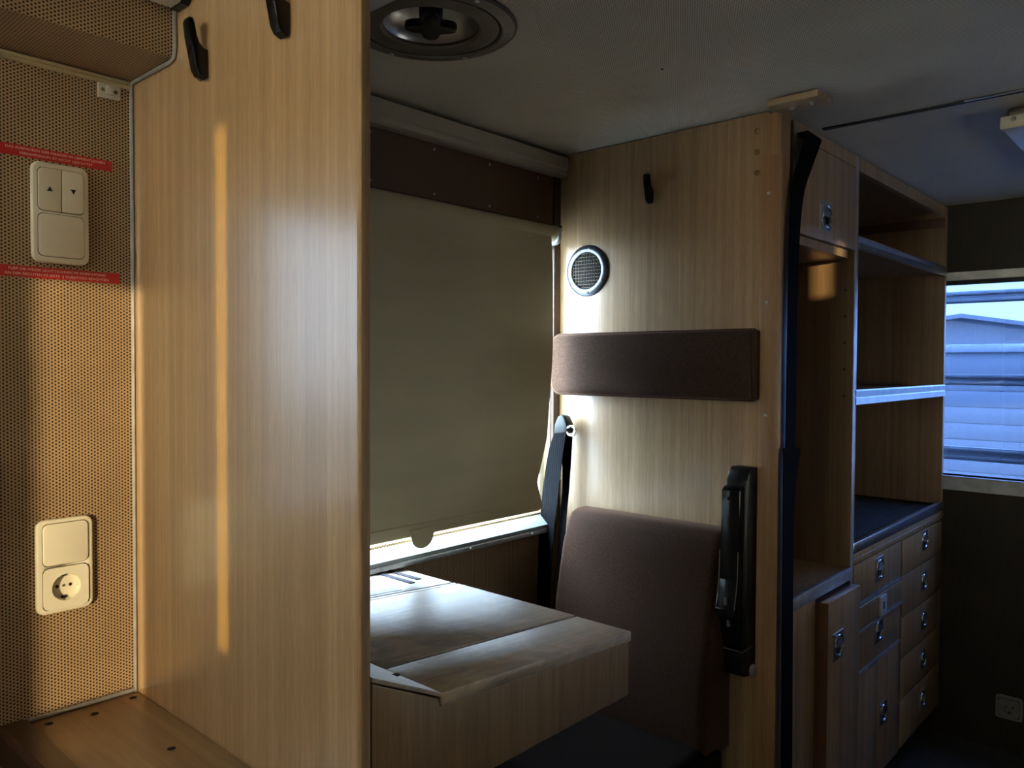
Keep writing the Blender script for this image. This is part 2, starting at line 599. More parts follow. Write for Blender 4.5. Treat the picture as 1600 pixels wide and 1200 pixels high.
MAT['added_glass_amber'] = tinted('added_amber_acrylic', (0.355, 0.34, 0.305), 0.03)  # filter for the added panes, dims the sky and warms the sun
MAT['added_glass_yellow'] = tinted('added_yellow_acrylic', (0.53, 0.485, 0.28), 0.03)  # filter for the added streak pane, makes the sun streak yellower
MAT['added_curtain'] = cloth_blind('added_cream_diffusing_cloth', (0.97, 0.93, 0.85), 0.97)  # nearly all translucent, spreads daylight from the added rear window
MAT['diffuser'] = plain('lamp_diffuser', (0.60, 0.62, 0.68), 0.25, 0, 0.03, 6)
MAT['render'] = plain('pale_render', (0.30, 0.305, 0.32), 0.8, 0, 0.1, 2)
MAT['siding'] = plain('pale_siding', (0.31, 0.315, 0.325), 0.6, 0, 0.06, 1.5)
MAT['rooft'] = plain('grey_roof', (0.25, 0.27, 0.30), 0.8, 0, 0.15, 3)
MAT['rail_out'] = plain('grey_steel_rail', (0.55, 0.56, 0.58), 0.5, 0.3, 0.1, 8)
MAT['pane_dark'] = plain('dark_window_pane', (0.10, 0.12, 0.15), 0.2)
MAT['asphalt'] = plain('asphalt', (0.16, 0.155, 0.15), 0.9, 0, 0.2, 2)

# ------------------------------------------------------------------ the shell
def struct(name, bm, mat, label=None, parent=None):
    o = mesh(name, bm, mat, parent, smooth=0)
    if parent is None:
        setp(o, label, kind='structure')
    return o


struct('floor', B(XR - TH, XE + TH, YR - TH, WY + TH, ZF - .06, ZF), MAT['floor'], 'dark grey vinyl vehicle floor')
ceil = struct('ceiling', B(XR - TH, XE + TH, YR - TH, WY + TH, ZC, ZC + .06), MAT['ceiling'], 'grey finely perforated ceiling lining')
seam = bmesh.new()
box(seam, 1.868, 1.882, YR, .716, ZC - .0035, ZC + .001)
mesh('seam_gasket', seam, MAT['black_matte'], ceil, 0)
mesh('seam_trim', tube(bmesh.new(), [(1.865, y, ZC - .003) for y in (YR, .42)], .0022, 6), MAT['alu'], ceil)
for (x, y) in ((1.30, .80), (1.02, .55), (1.63, .66), (1.9, .6)):
    bm = bmesh.new()
    lathe(bm, [(.0028, 0), (.0022, .001), (0, .001)], 'z', (x, y, ZC), 10, -1)
    mesh('pin', bm, MAT['hole'], ceil)


def wall_y(y0, y1, xa, xb, za, zb, holes):
    """solid wall slab with rectangular openings (x0,x1,z0,z1), sorted by x, not overlapping"""
    bm = bmesh.new()
    x = xa
    for (h0, h1, k0, k1) in holes:
        if h0 > x: box(bm, x, h0, y0, y1, za, zb)
        box(bm, h0, h1, y0, y1, za, k0)
        box(bm, h0, h1, y0, y1, k1, zb)
        x = h1
    if x < xb: box(bm, x, xb, y0, y1, za, zb)
    return bm


def wall_x(x0, x1, ya, yb, za, zb, holes):
    bm = bmesh.new()
    y = ya
    for (h0, h1, k0, k1) in holes:
        if h0 > y: box(bm, x0, x1, y, h0, za, zb)
        box(bm, x0, x1, h0, h1, za, k0)
        box(bm, x0, x1, h0, h1, k1, zb)
        y = h1
    if y < yb: box(bm, x0, x1, y, yb, za, zb)
    return bm


N0, N1, NZ0, NZ1 = 0.70, 1.632, 1.03, 1.76       # niche window opening
S0, S1, SZ0, SZ1 = -0.45, 0.325, 1.12, 1.74      # side window left of the switches
E0, E1, EZ0, EZ1 = -0.20, 0.80, 1.04, 1.715      # end window
ADDED_REAR_OPENINGS = [(-.812, -.750, 1.16, 1.90), (-.545, -.345, 1.02, 1.69), (.10, 1.21, 1.55, 1.945)]  # rear wall openings added to shape the sunlight and fill
ADDED_RIGHT_OPENINGS = [(-0.06, 0.07, 1.75, 1.87), (1.75, 2.65, 1.10, 1.60)]  # right wall openings added for a sun patch and fill light
wl = struct('wall_left', wall_y(WY, WY + TH, XR, XE, ZF, ZC, [(S0, S1, SZ0, SZ1), (N0, N1, NZ0, NZ1)]), MAT['perf_wall'],
            'brown perforated vinyl wall behind the switches and the window niche')
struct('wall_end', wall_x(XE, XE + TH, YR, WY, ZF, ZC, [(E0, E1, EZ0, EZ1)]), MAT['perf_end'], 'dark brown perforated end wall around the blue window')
struct('wall_rear', wall_x(XR - TH, XR, YR, WY, ZF, ZC, ADDED_REAR_OPENINGS), MAT['rear_wall'], 'brown rear wall with openings added to let light in')
struct('wall_right', wall_y(YR - TH, YR, XR, XE, ZF, ZC, ADDED_RIGHT_OPENINGS), MAT['rear_wall'], 'brown wall along the right side of the vehicle')


def win(name, loc, label):
    o = bpy.data.objects.new(name, None)
    o.empty_display_size = .05
    col.objects.link(o)
    o.location = loc
    return setp(o, label, kind='structure')


# niche window behind the blind
w1 = win('window_1', (1.15, WY + .02, NZ0), 'window of the niche behind the beige roller blind')
bm = bmesh.new()
box(bm, N0 - .0, N0 + .03, WY - .004, WY + .055, NZ0, NZ1)
box(bm, N1 - .016, N1, WY + .022, WY + .055, NZ0, NZ1)
box(bm, N0 + .03, N1 - .016, WY + .012, WY + .055, NZ1 - .03, NZ1)
box(bm, N0 + .03, N1 - .016, WY + .02, WY + .055, NZ0, NZ0 + .012)
mesh('window_frame', bm, MAT['frame_white'], w1)
mesh('pane', B(N0 + .03, N1 - .016, WY + .036, WY + .040, NZ0 + .012, NZ1 - .03), MAT['glass'], w1, 0)
bm = bmesh.new()
prism(bm, [(WY - .034, .992), (WY, .992), (WY + .0195, 1.015), (WY + .0195, 1.0295), (WY - .004, 1.024), (WY - .034, 1.004)], 'x', .58, 1.60)
sill = mesh('window_sill', bm, MAT['sill'], w1)
mesh('sill_lip', B(.58, 1.60, WY - .0365, WY, .984, .9945, .001), MAT['alu_matte'], w1)
for x in (.72, 1.03, 1.30, 1.52):
    screw_head(sill, (x, WY - .0365, .989), 'y', -1, .0035, MAT['steel'])

w2 = win('window_2', (-.11, WY + .02, SZ0), 'bright side window next to the switch wall, left of the photo')
bm = bmesh.new()
box(bm, S0 - .01, S0 + .03, WY - .008, WY + .055, SZ0, SZ1)
box(bm, S1 - .03, S1 + .01, WY - .008, WY + .055, SZ0, SZ1)
box(bm, S0 + .03, S1 - .03, WY - .008, WY + .055, SZ1 - .03, SZ1)
box(bm, S0 + .03, S1 - .03, WY - .008, WY + .055, SZ0, SZ0 + .03)
mesh('window_frame', bm, MAT['frame_white'], w2)
mesh('pane', B(S0 + .03, S1 - .03, WY + .036, WY + .040, SZ0 + .03, SZ1 - .03), MAT['glass_grey'], w2, 0)

w3 = win('window_3', (XE + .02, .3, EZ0), 'blue tinted window in the end wall beside the shelves')
bm = bmesh.new()
box(bm, XE - .006, XE + .055, E0 - .03, E1, EZ1, EZ1 + .028)
mesh('window_frame_top', bm, MAT['alu_matte'], w3)
mesh('gasket', B(XE + .004, XE + .03, E0, E1, EZ1 - .014, EZ1), MAT['black_matte'], w3, 0)
mesh('window_frame_bottom', B(XE - .012, XE + .055, E0 - .03, E1, EZ0 - .048, EZ0), MAT['alu_matte'], w3)
mesh('window_frame_side', B(XE - .006, XE + .055, E0 - .03, E0, EZ0, EZ1), MAT['alu_matte'], w3)
mesh('pane', B(XE + .030, XE + .035, E0, E1, EZ0, EZ1), MAT['glass_blue'], w3, 0)

# unseen curtained rear window, added to light the near partition and cabin
w4 = win('added_rear_window', (XR - .03, .65, 1.60), 'unseen curtained window added high in the rear wall as a light source')
bm = bmesh.new()
for (a, b, c0, d) in ((.07, .11, 1.52, 1.96), (1.20, 1.24, 1.52, 1.96), (.11, 1.20, 1.52, 1.555), (.11, 1.20, 1.94, 1.96)):
    box(bm, XR - .055, XR + .006, a, b, c0, d)
mesh('window_frame', bm, MAT['frame_white'], w4)
bm = bmesh.new()
A_, B_ = [], []
for k in range(101):
    yy = .07 + 1.17 * k / 100
    xx = XR + .022 + .009 * math.sin(k * .8) + .004 * math.sin(k * .37)
    A_.append(bm.verts.new((xx, yy, 1.51)))
    B_.append(bm.verts.new((xx, yy, 1.955)))
for k in range(100):
    bm.faces.new((A_[k], A_[k + 1], B_[k + 1], B_[k]))
mesh('added_curtain', bm, MAT['added_curtain'], w4, 80)
mesh('added_curtain_rod', tube(bmesh.new(), [(XR + .022, .04, 1.96), (XR + .022, 1.27, 1.96)], .007, 10), MAT['alu_matte'], w4)
w5 = win('added_right_window', (2.2, YR - .03, 1.1), 'unseen window added in the right-hand wall to light cabinets and ceiling')  # unseen window added for dim fill on the cabinets and ceiling
bm = bmesh.new()
for (a, b, c0, d) in ((1.72, 1.77, 1.07, 1.63), (2.63, 2.68, 1.07, 1.63), (1.77, 2.63, 1.07, 1.11), (1.77, 2.63, 1.59, 1.63)):
    box(bm, a, b, YR - .055, YR + .006, c0, d)
mesh('window_frame', bm, MAT['frame_white'], w5)
mesh('pane', B(1.77, 2.63, YR - .034, YR - .030, 1.11, 1.59), MAT['added_glass_dark'], w5, 0)
# unseen narrow tinted panes, added to shape and colour the sun streaks
w6 = win('added_sun_slits', (XR - .03, -.55, 1.02), 'two narrow tinted panes added in the unseen rear wall to shape the sun streaks')
for (a, b, c0, d), gm in zip(ADDED_REAR_OPENINGS[:2], ('added_glass_yellow', 'added_glass_amber')):
    mesh('pane', B(XR - .034, XR - .030, a, b, c0, d), MAT[gm], w6, 0)
w7 = win('added_sun_port', (0, YR - .03, 1.75), 'small amber pane added high in the unseen right-hand wall for a sun patch')  # unseen pane added to throw a sun patch into the cabinet niche
for (a, b, c0, d) in ADDED_RIGHT_OPENINGS[:1]:
    mesh('pane', B(a, b, YR - .034, YR - .030, c0, d), MAT['added_glass_amber'], w7, 0)
# unseen wardrobe, added to keep rear window light off the lower cabin
wd_ = win('added_light_block_unit', (-1.37, .71, ZF), 'unseen wooden unit added below the rear window to block its light')
mesh('carcass', B(XR + .04, -1.15, .08, WY - .002, ZF, 1.66, .003), MAT['added_unit'], wd_)
mesh('door', B(-1.148, -1.132, .09, .705, ZF + .08, 1.64, .002), MAT['added_unit'], wd_)
mesh('door', B(-1.148, -1.132, .715, WY - .012, ZF + .08, 1.64, .002), MAT['added_unit'], wd_)
# unseen awning, added to block the high sky from the right-hand window
aw = win('added_sky_block_awning', (1.6, -1.7, 1.45), 'unseen awning added outside the right-hand wall to block the sky')
mesh('added_awning_cloth', prism(bmesh.new(), [(YR - TH - .01, 1.90), (-2.6, 1.50), (-2.6, 1.515), (YR - TH - .01, 1.915)], 'x', .6, 3.4), MAT['blind_hem'], aw, 0)
mesh('added_awning_bar', tube(bmesh.new(), [(.6, -2.6, 1.49), (3.4, -2.6, 1.49)], .025, 12), MAT['alu_matte'], aw)
mesh('added_awning_case', B(.6, 3.4, YR - TH - .12, YR - TH - .002, 1.87, 1.98, .01), MAT['frame_white'], aw)

# duct above the switch wall
duct = bmesh.new()
prism(duct, [(1.1835, 1.8770), (WY, 1.8770), (WY, ZC), (1.1835, ZC)], 'x', XR, XP1)
dk = mesh('trim_1', duct, MAT['perf_wall'], None, 0)
setp(dk, 'brown perforated overhead duct above the switch wall', kind='structure')
dk.data.materials.append(MAT['perf_soffit'])
for f in dk.data.polygons:
    if f.normal.z < -.9: f.material_index = 1
# cream profile under the soffit and the grey corner piping
bm = bmesh.new()
prism(bm, [(WY, 1.8765), (WY - .006, 1.8765), (WY - .009, 1.874), (WY - .007, 1.871), (WY - .009, 1.868), (WY - .005, 1.864), (WY, 1.864)], 'x', XR, XP1 - .006)
setp(mesh('trim_2', bm, MAT['profile'], None), 'cream ridged profile along the top of the switch wall', kind='structure')
bm = bmesh.new()
path = [(XP1 - .004, WY - .004, .874), (XP1 - .004, WY - .004, 1.868), (XP1 - .004, WY - .010, 1.874), (XP1 - .004, 1.192, 1.874),
        (XP1 - .004, 1.183, 1.879), (XP1 - .004, 1.180, 1.888), (XP1 - .004, 1.180, 1.945)]
setp(mesh('trim_3', tube(bm, path, .0028, 8), MAT['alu_matte'], None), 'thin grey piping where wall and duct meet the partition', kind='structure')
setp(mesh('trim_4', tube(bmesh.new(), [(.388, WY - .004, .8775), (XP1 - .004, WY - .004, .8775)], .0035, 8), MAT['alu_matte'], None),
     'grey piping along the wall above the bench top', kind='structure')
# niche top rail, brown boards
rail = bmesh.new()
prism(rail, [(1.300, 1.934), (1.306, 1.930), (1.306, 1.918), (1.312, 1.9145), (WY, 1.9145), (WY, 1.966), (1.304, 1.966), (1.300, 1.962)], 'x', XP1 + .016, XP2 - .006)
setp(mesh('trim_5', rail, MAT['rail_white'], None), 'off-white rail at the ceiling over the blind', kind='structure')
bb = mesh('trim_6', B(XP1 + .017, 1.634, WY - .006, WY, 1.775, 1.9145), MAT['brown_board'], None, 0)
setp(bb, 'plain brown board above the roller blind', kind='structure')
for i in range(6):
    x = .66 + .18 * i
    screw_head(bb, (x + .01, WY - .006, 1.902), 'y', -1, .003, MAT['steel'])
    screw_head(bb, (x + .01, WY - .006, 1.802), 'y', -1, .003, MAT['steel'])
setp(mesh('trim_7', B(1.634, XP2 - .001, WY - .010, WY, .998, 1.9145), MAT['brown_board2'], None, 0), 'dark brown upright strip between blind and partition', kind='structure')

# ------------------------------------------------------------------ partitions
p1 = thing('partition_panel', (XP1 + .008, 1.03, ZF), 'tall light wood veneer partition between the switch wall and the blind niche', 'partition')
bm = bmesh.new()
box(bm, XP1, XP1 + .016, .7375, WY, ZF, ZC)
mesh('panel', bm, MAT['veneer'], p1)
bm = bmesh.new()
box(bm, XP1, XP1 + .016, .7315, .7375, ZF, ZC)
es = [e for e in bm.edges if abs(e.verts[0].co.y - .7315) < 1e-5 and abs(e.verts[1].co.y - .7315) < 1e-5 and abs(e.verts[0].co.z - e.verts[1].co.z) > .5]
bmesh.ops.bevel(bm, geom=es, offset=.004, segments=3, profile=.5, affect='EDGES')
mesh('edge_band', bm, MAT['edge_band'], p1)

p2 = thing('partition_panel', (XP2 + .015, 1.03, ZF), 'wood veneer partition behind the seat, with round vent and headrest', 'partition')
mesh('panel', B(XP2, XP2 + .03, .752, WY, ZF, ZC - .003), MAT['veneer_far'], p2)
mesh('edge_lipping', B(XP2 - .0012, XP2, .752, .786, ZF, ZC - .004), MAT['veneer_edge'], p2)
for z in (1.9344, 1.889, 1.8433):
    screw_head(p2, (XP2 - .0012, .7785, z), 'x', -1, .0065, MAT['brass'])
post = mesh('corner_post', B(1.648, 1.695, .718, .752, ZF, ZC - .012, .0015), MAT['batten'], p2)
cb = mesh('cover_strip', B(1.640, 1.648, .713, .760, ZF, 1.872, .0012), MAT['batten'], p2)
for z in (1.79, 1.555, 1.312):
    screw_head(cb, (1.640, .742, z), 'x', -1, .004, MAT['steel'])
pl = mesh('ceiling_bracket', B(1.592, 1.66, .620, .726, ZC - .016, ZC - .002, .001), MAT['plywood'], p2)
for (x, y) in ((1.627, .688), (1.623, .645)):
    bm = bmesh.new()
    lathe(bm, [(.0075, 0), (.0075, .002), (.0045, .002), (.0045, .007), (0, .007)], 'z', (x, y, ZC - .016), 12, -1)
    mesh('bolt', bm, MAT['steel'], pl)


# ------------------------------------------------------------------ coat hooks
def hook(x, y, zb, label, s=1.0):
    h = thing('coat_hook', (x, y, zb), label, 'hook', 'black coat hooks on the partitions')
    out = [(0, .003), (.004, 0), (.013, .004), (.018, .012), (.027, .056), (.029, .076), (.027, .081), (.022, .081), (.019, .074), (.016, .058), (.012, .048), (.006, .043), (0, .042)]
    bm = bmesh.new()
    prism(bm, [(x - a * s, zb + c * s) for a, c in out], 'y', y - .010 * s, y + .010 * s, .003 * s, 2)
    mesh('hook_body', bm, MAT['black_gloss'], h)
    screw_head(h, (x - .008 * s, y, zb + .0455 * s), 'z', 1, .003 * s, MAT['hole'])
    return h


hook(XP1, 1.092, 1.822, 'black coat hook on the near partition, beside the overhead duct')
hook(XP1, .882, 1.825, 'black coat hook on the near partition, cut by the top of the photo')
hook(XP2, 1.050, 1.811, 'small black coat hook on the partition above the round vent', .85)

# ------------------------------------------------------------------ switches and socket
def triangle(parent, cx, cz, s, flip, y):
    k = -1 if flip else 1
    pts = [(cx - s, cz - k * s * .9), (cx + s, cz - k * s * .9), (cx, cz + k * s * .9)]
    return mesh('arrow_mark', prism(bmesh.new(), pts, 'y', y - .0004, y), MAT['print_dark'], parent, 0)


def frame2(t, cx, cz, wd, ht):
    bm = bmesh.new()
    prism(bm, rrect(cx, cz, wd, ht, .0125, 6), 'y', WY, WY - .0105, .0035, 3)
    return mesh('frame', bm, MAT['cream'], t, 40)


def insert(name, t, cx, cz, wd, ht, r=.008, y=WY - .0135, mat='cream'):
    g = mesh('shadow_gap', prism(bmesh.new(), rrect(cx, cz, wd + .0016, ht + .0016, r, 5), 'y', WY - .009, WY - .0108), MAT['gap_brown'], t, 30)
    return mesh(name, prism(bmesh.new(), rrect(cx, cz, wd, ht, r, 5), 'y', WY - .009, y, .0014, 2), MAT[mat], t, 40)


cx = .4395
s1 = thing('rocker_switch', (cx, WY, 1.5705), 'cream double switch with up and down arrows between the red labels', 'switch')
frame2(s1, cx, 1.6465, .0805, .1515)
mesh('shadow_gap', prism(bmesh.new(), rrect(cx, 1.681, .0656, .0656, .008, 5), 'y', WY - .009, WY - .0108), MAT['gap_brown'], s1, 30)
for sgn, fl in ((-1, False), (1, True)):
    x0 = cx + sgn * .0165
    bm = bmesh.new()
    outer = cx + sgn * .0321
    # round only the outer corners
    pts = []
    xi = cx + sgn * .0005
    for (cz, a0) in ((1.681 + .032 - .008, 90), (1.681 - .032 + .008, 0)):
        for k in range(6):
            a = math.radians(a0 - 90 * k / 5)
            pts.append((outer - sgn * .008 + sgn * .008 * math.cos(a), cz + .008 * math.sin(a)))
    pts = [(xi, 1.681 + .032)] + pts + [(xi, 1.681 - .032)]
    rk = mesh('rocker', prism(bm, pts, 'y', WY - .009, WY - .0135, .0012, 2), MAT['cream'], s1, 40)
    triangle(rk, x0, 1.682, .0040, fl, WY - .0135)
insert('rocker', s1, cx, 1.6125, .064, .064)

cx2 = .441
s2 = thing('wall_socket', (cx2, WY, 1.0335), 'cream double frame with blank rocker above a round mains socket', 'socket')
fr2 = frame2(s2, cx2, 1.1063, .081, .1455)
insert('rocker', s2, cx2, 1.1405, .064, .064)


def socket_insert(t, axis, c, nsgn, size, rad, depth, mat, face):
    """square socket plate with a round well; c = centre on the face plane, nsgn = sign of outward normal"""
    bm = bmesh.new()
    i = 'xyz'.index(axis)
    u0, v0 = [c[k] for k in range(3) if k != i]
    n = 48
    sq = []
    R = .008 * size / .064
    for k in range(n):
        a = 2 * PI * k / n
        ca, sa = math.cos(a), math.sin(a)
        q = 1 / max(abs(ca), abs(sa)) * size / 2
        u, v = ca * q, sa * q
        # clip the corners
        lim = size - R * .6
        s = abs(u) + abs(v)
        if s > lim: u, v = u * lim / s, v * lim / s
        sq.append((u0 + u, v0 + v))
    ci = circle(u0, v0, rad, n)
    f = c[i]
    o_back = [bm.verts.new(ax3(axis, u, v, f - nsgn * .004)) for u, v in sq]
    o = [bm.verts.new(ax3(axis, u, v, f)) for u, v in sq]
    r1 = [bm.verts.new(ax3(axis, u, v, f)) for u, v in ci]
    r2_ = [bm.verts.new(ax3(axis, u, v, f - nsgn * depth)) for u, v in circle(u0, v0, rad * .93, n)]
    cen = bm.verts.new(ax3(axis, u0, v0, f - nsgn * depth))
    for k in range(n):
        j = (k + 1) % n
        bm.faces.new((o_back[k], o_back[j], o[j], o[k]))
        bm.faces.new((o[k], o[j], r1[j], r1[k]))
        bm.faces.new((r1[k], r1[j], r2_[j], r2_[k]))
        bm.faces.new((r2_[k], r2_[j], cen))
    pl_ = mesh('socket_plate', bm, mat, t, 30)
    b = f - nsgn * depth

    def dot(name, du, dv, r, m, h=.0008):
        bq = bmesh.new()
        prism(bq, circle(u0 + du, v0 + dv, r, 14), axis, b + nsgn * h, b - nsgn * .0002)
        mesh(name, bq, m, pl_)
    s = rad / .0205
    dot('pin_hole', -.0095 * s, 0, .0026 * s, MAT['hole'])
    dot('pin_hole', .0095 * s, 0, .0026 * s, MAT['hole'])
    dot('centre_screw', 0, 0, .0022 * s, MAT['alu_dark'])
    for dv in (-1, 1):
        bq = bmesh.new()
        lo = [(u0 - .0045 * s, v0 + dv * .0195 * s), (u0 + .0045 * s, v0 + dv * .0195 * s), (u0 + .003 * s, v0 + dv * .0150 * s), (u0 - .003 * s, v0 + dv * .0150 * s)]
        prism(bq, lo, axis, b + nsgn * .003 * s, b)
        mesh('earth_clip', bq, MAT['hole'] if dv < 0 else MAT['alu_dark'], pl_)
    for du in (-1, 1):
        bq = bmesh.new()
        lo = [(u0 + du * .0196 * s, v0 - .004 * s), (u0 + du * .0196 * s, v0 + .004 * s), (u0 + du * .0165 * s, v0 + .003 * s), (u0 + du * .0165 * s, v0 - .003 * s)]
        prism(bq, lo, axis, b + nsgn * .006 * s, b)
        mesh('guide_rib', bq, MAT['cream_in'] if mat == MAT['cream_in'] else mat, pl_)
    return pl_


sg_ = mesh('shadow_gap', prism(bmesh.new(), rrect(cx2, 1.0725, .0656, .0656, .008, 5), 'y', WY - .009, WY - .0108), MAT['gap_brown'], s2, 30)
cut(fr2, prism(bmesh.new(), circle(cx2, 1.0725, .0215, 40), 'y', WY - .0009, WY - .03))
cut(sg_, prism(bmesh.new(), circle(cx2, 1.0725, .0215, 40), 'y', WY - .0009, WY - .03))
# the well stays in front of the wall face
socket_insert(s2, 'y', (cx2, WY - .0135, 1.0725), -1, .064, .0205, .0130, MAT['cream_in'], None)

s3 = thing('wall_socket', (XE, .521, .245), 'small single mains socket low on the dark end wall', 'socket')
fr3 = mesh('frame', prism(bmesh.new(), rrect(.521, .281, .078, .078, .010, 5), 'x', XE, XE - .010, .003, 2), MAT['grey_socket'], s3, 40)
sg3 = mesh('shadow_gap', prism(bmesh.new(), rrect(.521, .281, .061, .061, .006, 5), 'x', XE - .009, XE - .0103), MAT['hole'], s3, 30)
for q_ in (fr3, sg3):
    cut(q_, prism(bmesh.new(), circle(.521, .281, .0215, 40), 'x', XE - .0006, XE - .03))
socket_insert(s3, 'x', (XE - .0125, .521, .281), -1, .058, .0205, .0118, MAT['grey_socket'], None)


# ------------------------------------------------------------------ red labels with text
def text_mesh(name, body, size, cx, cz, y, mat, parent, width=None):
    cu = bpy.data.curves.new(name, 'FONT')
    cu.body = body
    cu.size = size
    cu.align_x = 'CENTER'
    cu.align_y = 'CENTER'
    o = bpy.data.objects.new(name, cu)
    col.objects.link(o)
    dg = bpy.context.evaluated_depsgraph_get()
    dg.update()
    me = bpy.data.meshes.new_from_object(o.evaluated_get(dg))
    bpy.data.objects.remove(o)
    bpy.data.curves.remove(cu)
    xs = [v.co.x for v in me.vertices]
    k = width / (max(xs) - min(xs)) if width else 1
    for v in me.vertices:
        v.co = Vector((cx + v.co.x * k, y, cz + v.co.y)) - wloc(parent)
    me.name = name
    me.materials.clear()
    me.materials.append(mat)
    q = bpy.data.objects.new(name, me)
    col.objects.link(q)
    q.parent = parent
    return q


def red_label(x0, x1, z0, z1, lines, label):
    o = mesh('warning_label', B(x0, x1, WY - .0006, WY, z0, z1), MAT['red'], None, 0)
    setp(o, label, 'label')
    h = z1 - z0
    for i, (ln, wd) in enumerate(lines):
        text_mesh('lettering', ln, .0054, (x0 + x1) / 2, z1 - h * (.29 + .42 * i), WY - .0009, MAT['print'], o, wd)
    return o


red_label(.3565, .5186, 1.7262, 1.7430, [('DAS AUSFAHREN DER MARKISE IM OEFFENTLICHEN', .139), ('VERKEHRSRAUM IST NICHT GESTATTET', .103)],
          'red label with two lines of small capitals above the arrow switch')
red_label(.348, .5292, 1.5470, 1.5640, [('FUER DIE WEISSE LICHTTECHNISCHE EINRICHTUNG', .136), ('AN DER RECHTEN FZ-SEITE  § 52(8)STVZO BEACHTEN', .146)],
          'red label with two lines of small capitals below the arrow switch')

# cable clip near the corner
cl = thing('cable_clip', (.514, WY, 1.8405), 'small off-white cable mount stuck below the profile in the corner', 'clip')
mesh('pad', prism(bmesh.new(), [(.497, 1.8405), (.5305, 1.8425), (.5318, 1.858), (.530, 1.8675), (.497, 1.8665)], 'y', WY, WY - .004, .0008, 1), MAT['white'], cl)
mesh('saddle', B(.508, .520, WY - .009, WY - .004, 1.847, 1.861, .002), MAT['white'], cl)
for x in (.504, .524):
    screw_head(cl, (x, WY - .004, 1.854), 'y', -1, .003, MAT['brass'])

# ------------------------------------------------------------------ bench top lower left
bn = thing('bench_cabinet', (.46, .95, ZF), 'brown wooden bench top with dark rounded edge below the socket', 'bench')
top = mesh('bench_top', B(.385, XP1 - .001, .50, WY - .001, .845, .873, .001), MAT['bench'], bn)
bm = bmesh.new()
prism(bm, [(.345, .835), (.388, .835), (.388, .879), (.380, .882), (.355, .882), (.346, .876)], 'y', .50, WY - .002, .002, 2)
mesh('edge_rail', bm, MAT['dark_wood'], bn)
mesh('side_panel', B(.352, .37, .50, WY - .002, ZF, .835), MAT['bench'], bn)
mesh('front_panel', B(.37, XP1 - .001, .50, .518, ZF, .845), MAT['bench'], bn)
for (x, y) in ((.410, 1.312), (.470, 1.298), (.535, 1.315), (.50, 1.10)):
    bm = bmesh.new()
    lathe(bm, [(.006, .0004), (.003, .0006), (0, .0006)], 'z', (x, y, .873), 10, 1)
    mesh('screw_hole', bm, MAT['hole'], top)

# ------------------------------------------------------------------ blind
bl = thing('roller_blind', (1.10, 1.30, 1.02), 'beige roller blind pulled down over the niche window', 'blind')
RX0, RX1 = .60, 1.597
bm = bmesh.new()
lathe(bm, [(0, 0), (.0215, 0), (.0215, RX1 - RX0 - .012), (0, RX1 - RX0 - .012)], 'x', (RX0, 1.300, 1.7555), 32, 1)
mesh('roller', bm, MAT['blind_hem'], bl, 50)
bm = bmesh.new()
nx, nz_ = 40, 30
grid = []
for j in range(nz_ + 1):
    t = j / nz_
    z = 1.745 - t * (1.745 - 1.052)
    # bowed right edge
    xr = 1.563 + .013 * math.sin(PI * min(1, t * 1.35)) - .036 * max(0, 1 - abs((t - .90) / .16)) ** 1.0 * (1 if t > .6 else 0)
    row = []
    for i in range(nx + 1):
        s = i / nx
        x = RX0 + .02 + s * (xr - RX0 - .02)
        y = 1.2815 + .018 * t + .0025 * math.sin(9 * z + 3 * s) * t + .0012 * math.sin(26 * z + 5 * s) * (1 - t) - .006 * max(0, (s - .93) / .07) ** 2 * t
        zz = z
        row.append((bm.verts.new((x, y, zz)), bm.verts.new((x, y + .0012, zz))))
    grid.append(row)
for j in range(nz_):
    for i in range(nx):
        for q in (0, 1):
            bm.faces.new((grid[j][i][q], grid[j][i + 1][q], grid[j + 1][i + 1][q], grid[j + 1][i][q]))
    for i in (0, nx):
        bm.faces.new((grid[j][i][0], grid[j][i][1], grid[j + 1][i][1], grid[j + 1][i][0]))
for j in (0, nz_):
    for i in range(nx):
        bm.faces.new((grid[j][i][0], grid[j][i + 1][0], grid[j][i + 1][1], grid[j][i][1]))
cloth = mesh('blind_cloth', bm, MAT['blind'], bl, 60)
bm = bmesh.new()
prism(bm, rrect(1.2995, 1.061, .009, .028, .004, 3), 'x', RX0 + .03, 1.535)
mesh('hem_bar', bm, MAT['blind_hem'], bl, 40)
tab = [(1.108, 1.047)] + [(1.141 + .031 * math.cos(a), 1.045 + .026 * math.sin(a)) for a in [PI + PI * k / 14 for k in range(15)]] + [(1.174, 1.047), (1.178, 1.062), (1.104, 1.062)]
mesh('pull_tab', prism(bmesh.new(), tab, 'y', 1.292, 1.2945), MAT['blind_hem'], bl, 30)
mesh('light_leak_strip', B(RX0, 1.632, 1.302, WY - .0065, 1.7755, 1.782), MAT['brown_board2'], bl, 0)  # strip added to stop skylight leaking up behind the roller
bm = bmesh.new()
prism(bm, rrect(1.300, 1.752, .046, .050, .018, 5), 'x', 1.586, 1.597)
box(bm, 1.590, 1.597, 1.302, WY - .006, 1.74, 1.77)
mesh('end_bracket', bm, MAT['frame_white'], bl, 40)
mesh('bracket_ear', tube(bmesh.new(), [(1.597, 1.297, 1.765), (1.610, 1.296, 1.768), (1.618, 1.292, 1.770)], .0055, 8), MAT['frame_white'], bl)

# ------------------------------------------------------------------ fold-down table
tb = thing('folding_table', (.89, 1.03, .868), 'worn wooden folding table with a hinged leaf in the window niche', 'table')
TX0, TX1 = .678, 1.108
TA = math.atan2(.0275, .4215)


def tz(x): return 1.0035 - (x - .678) * math.tan(TA)


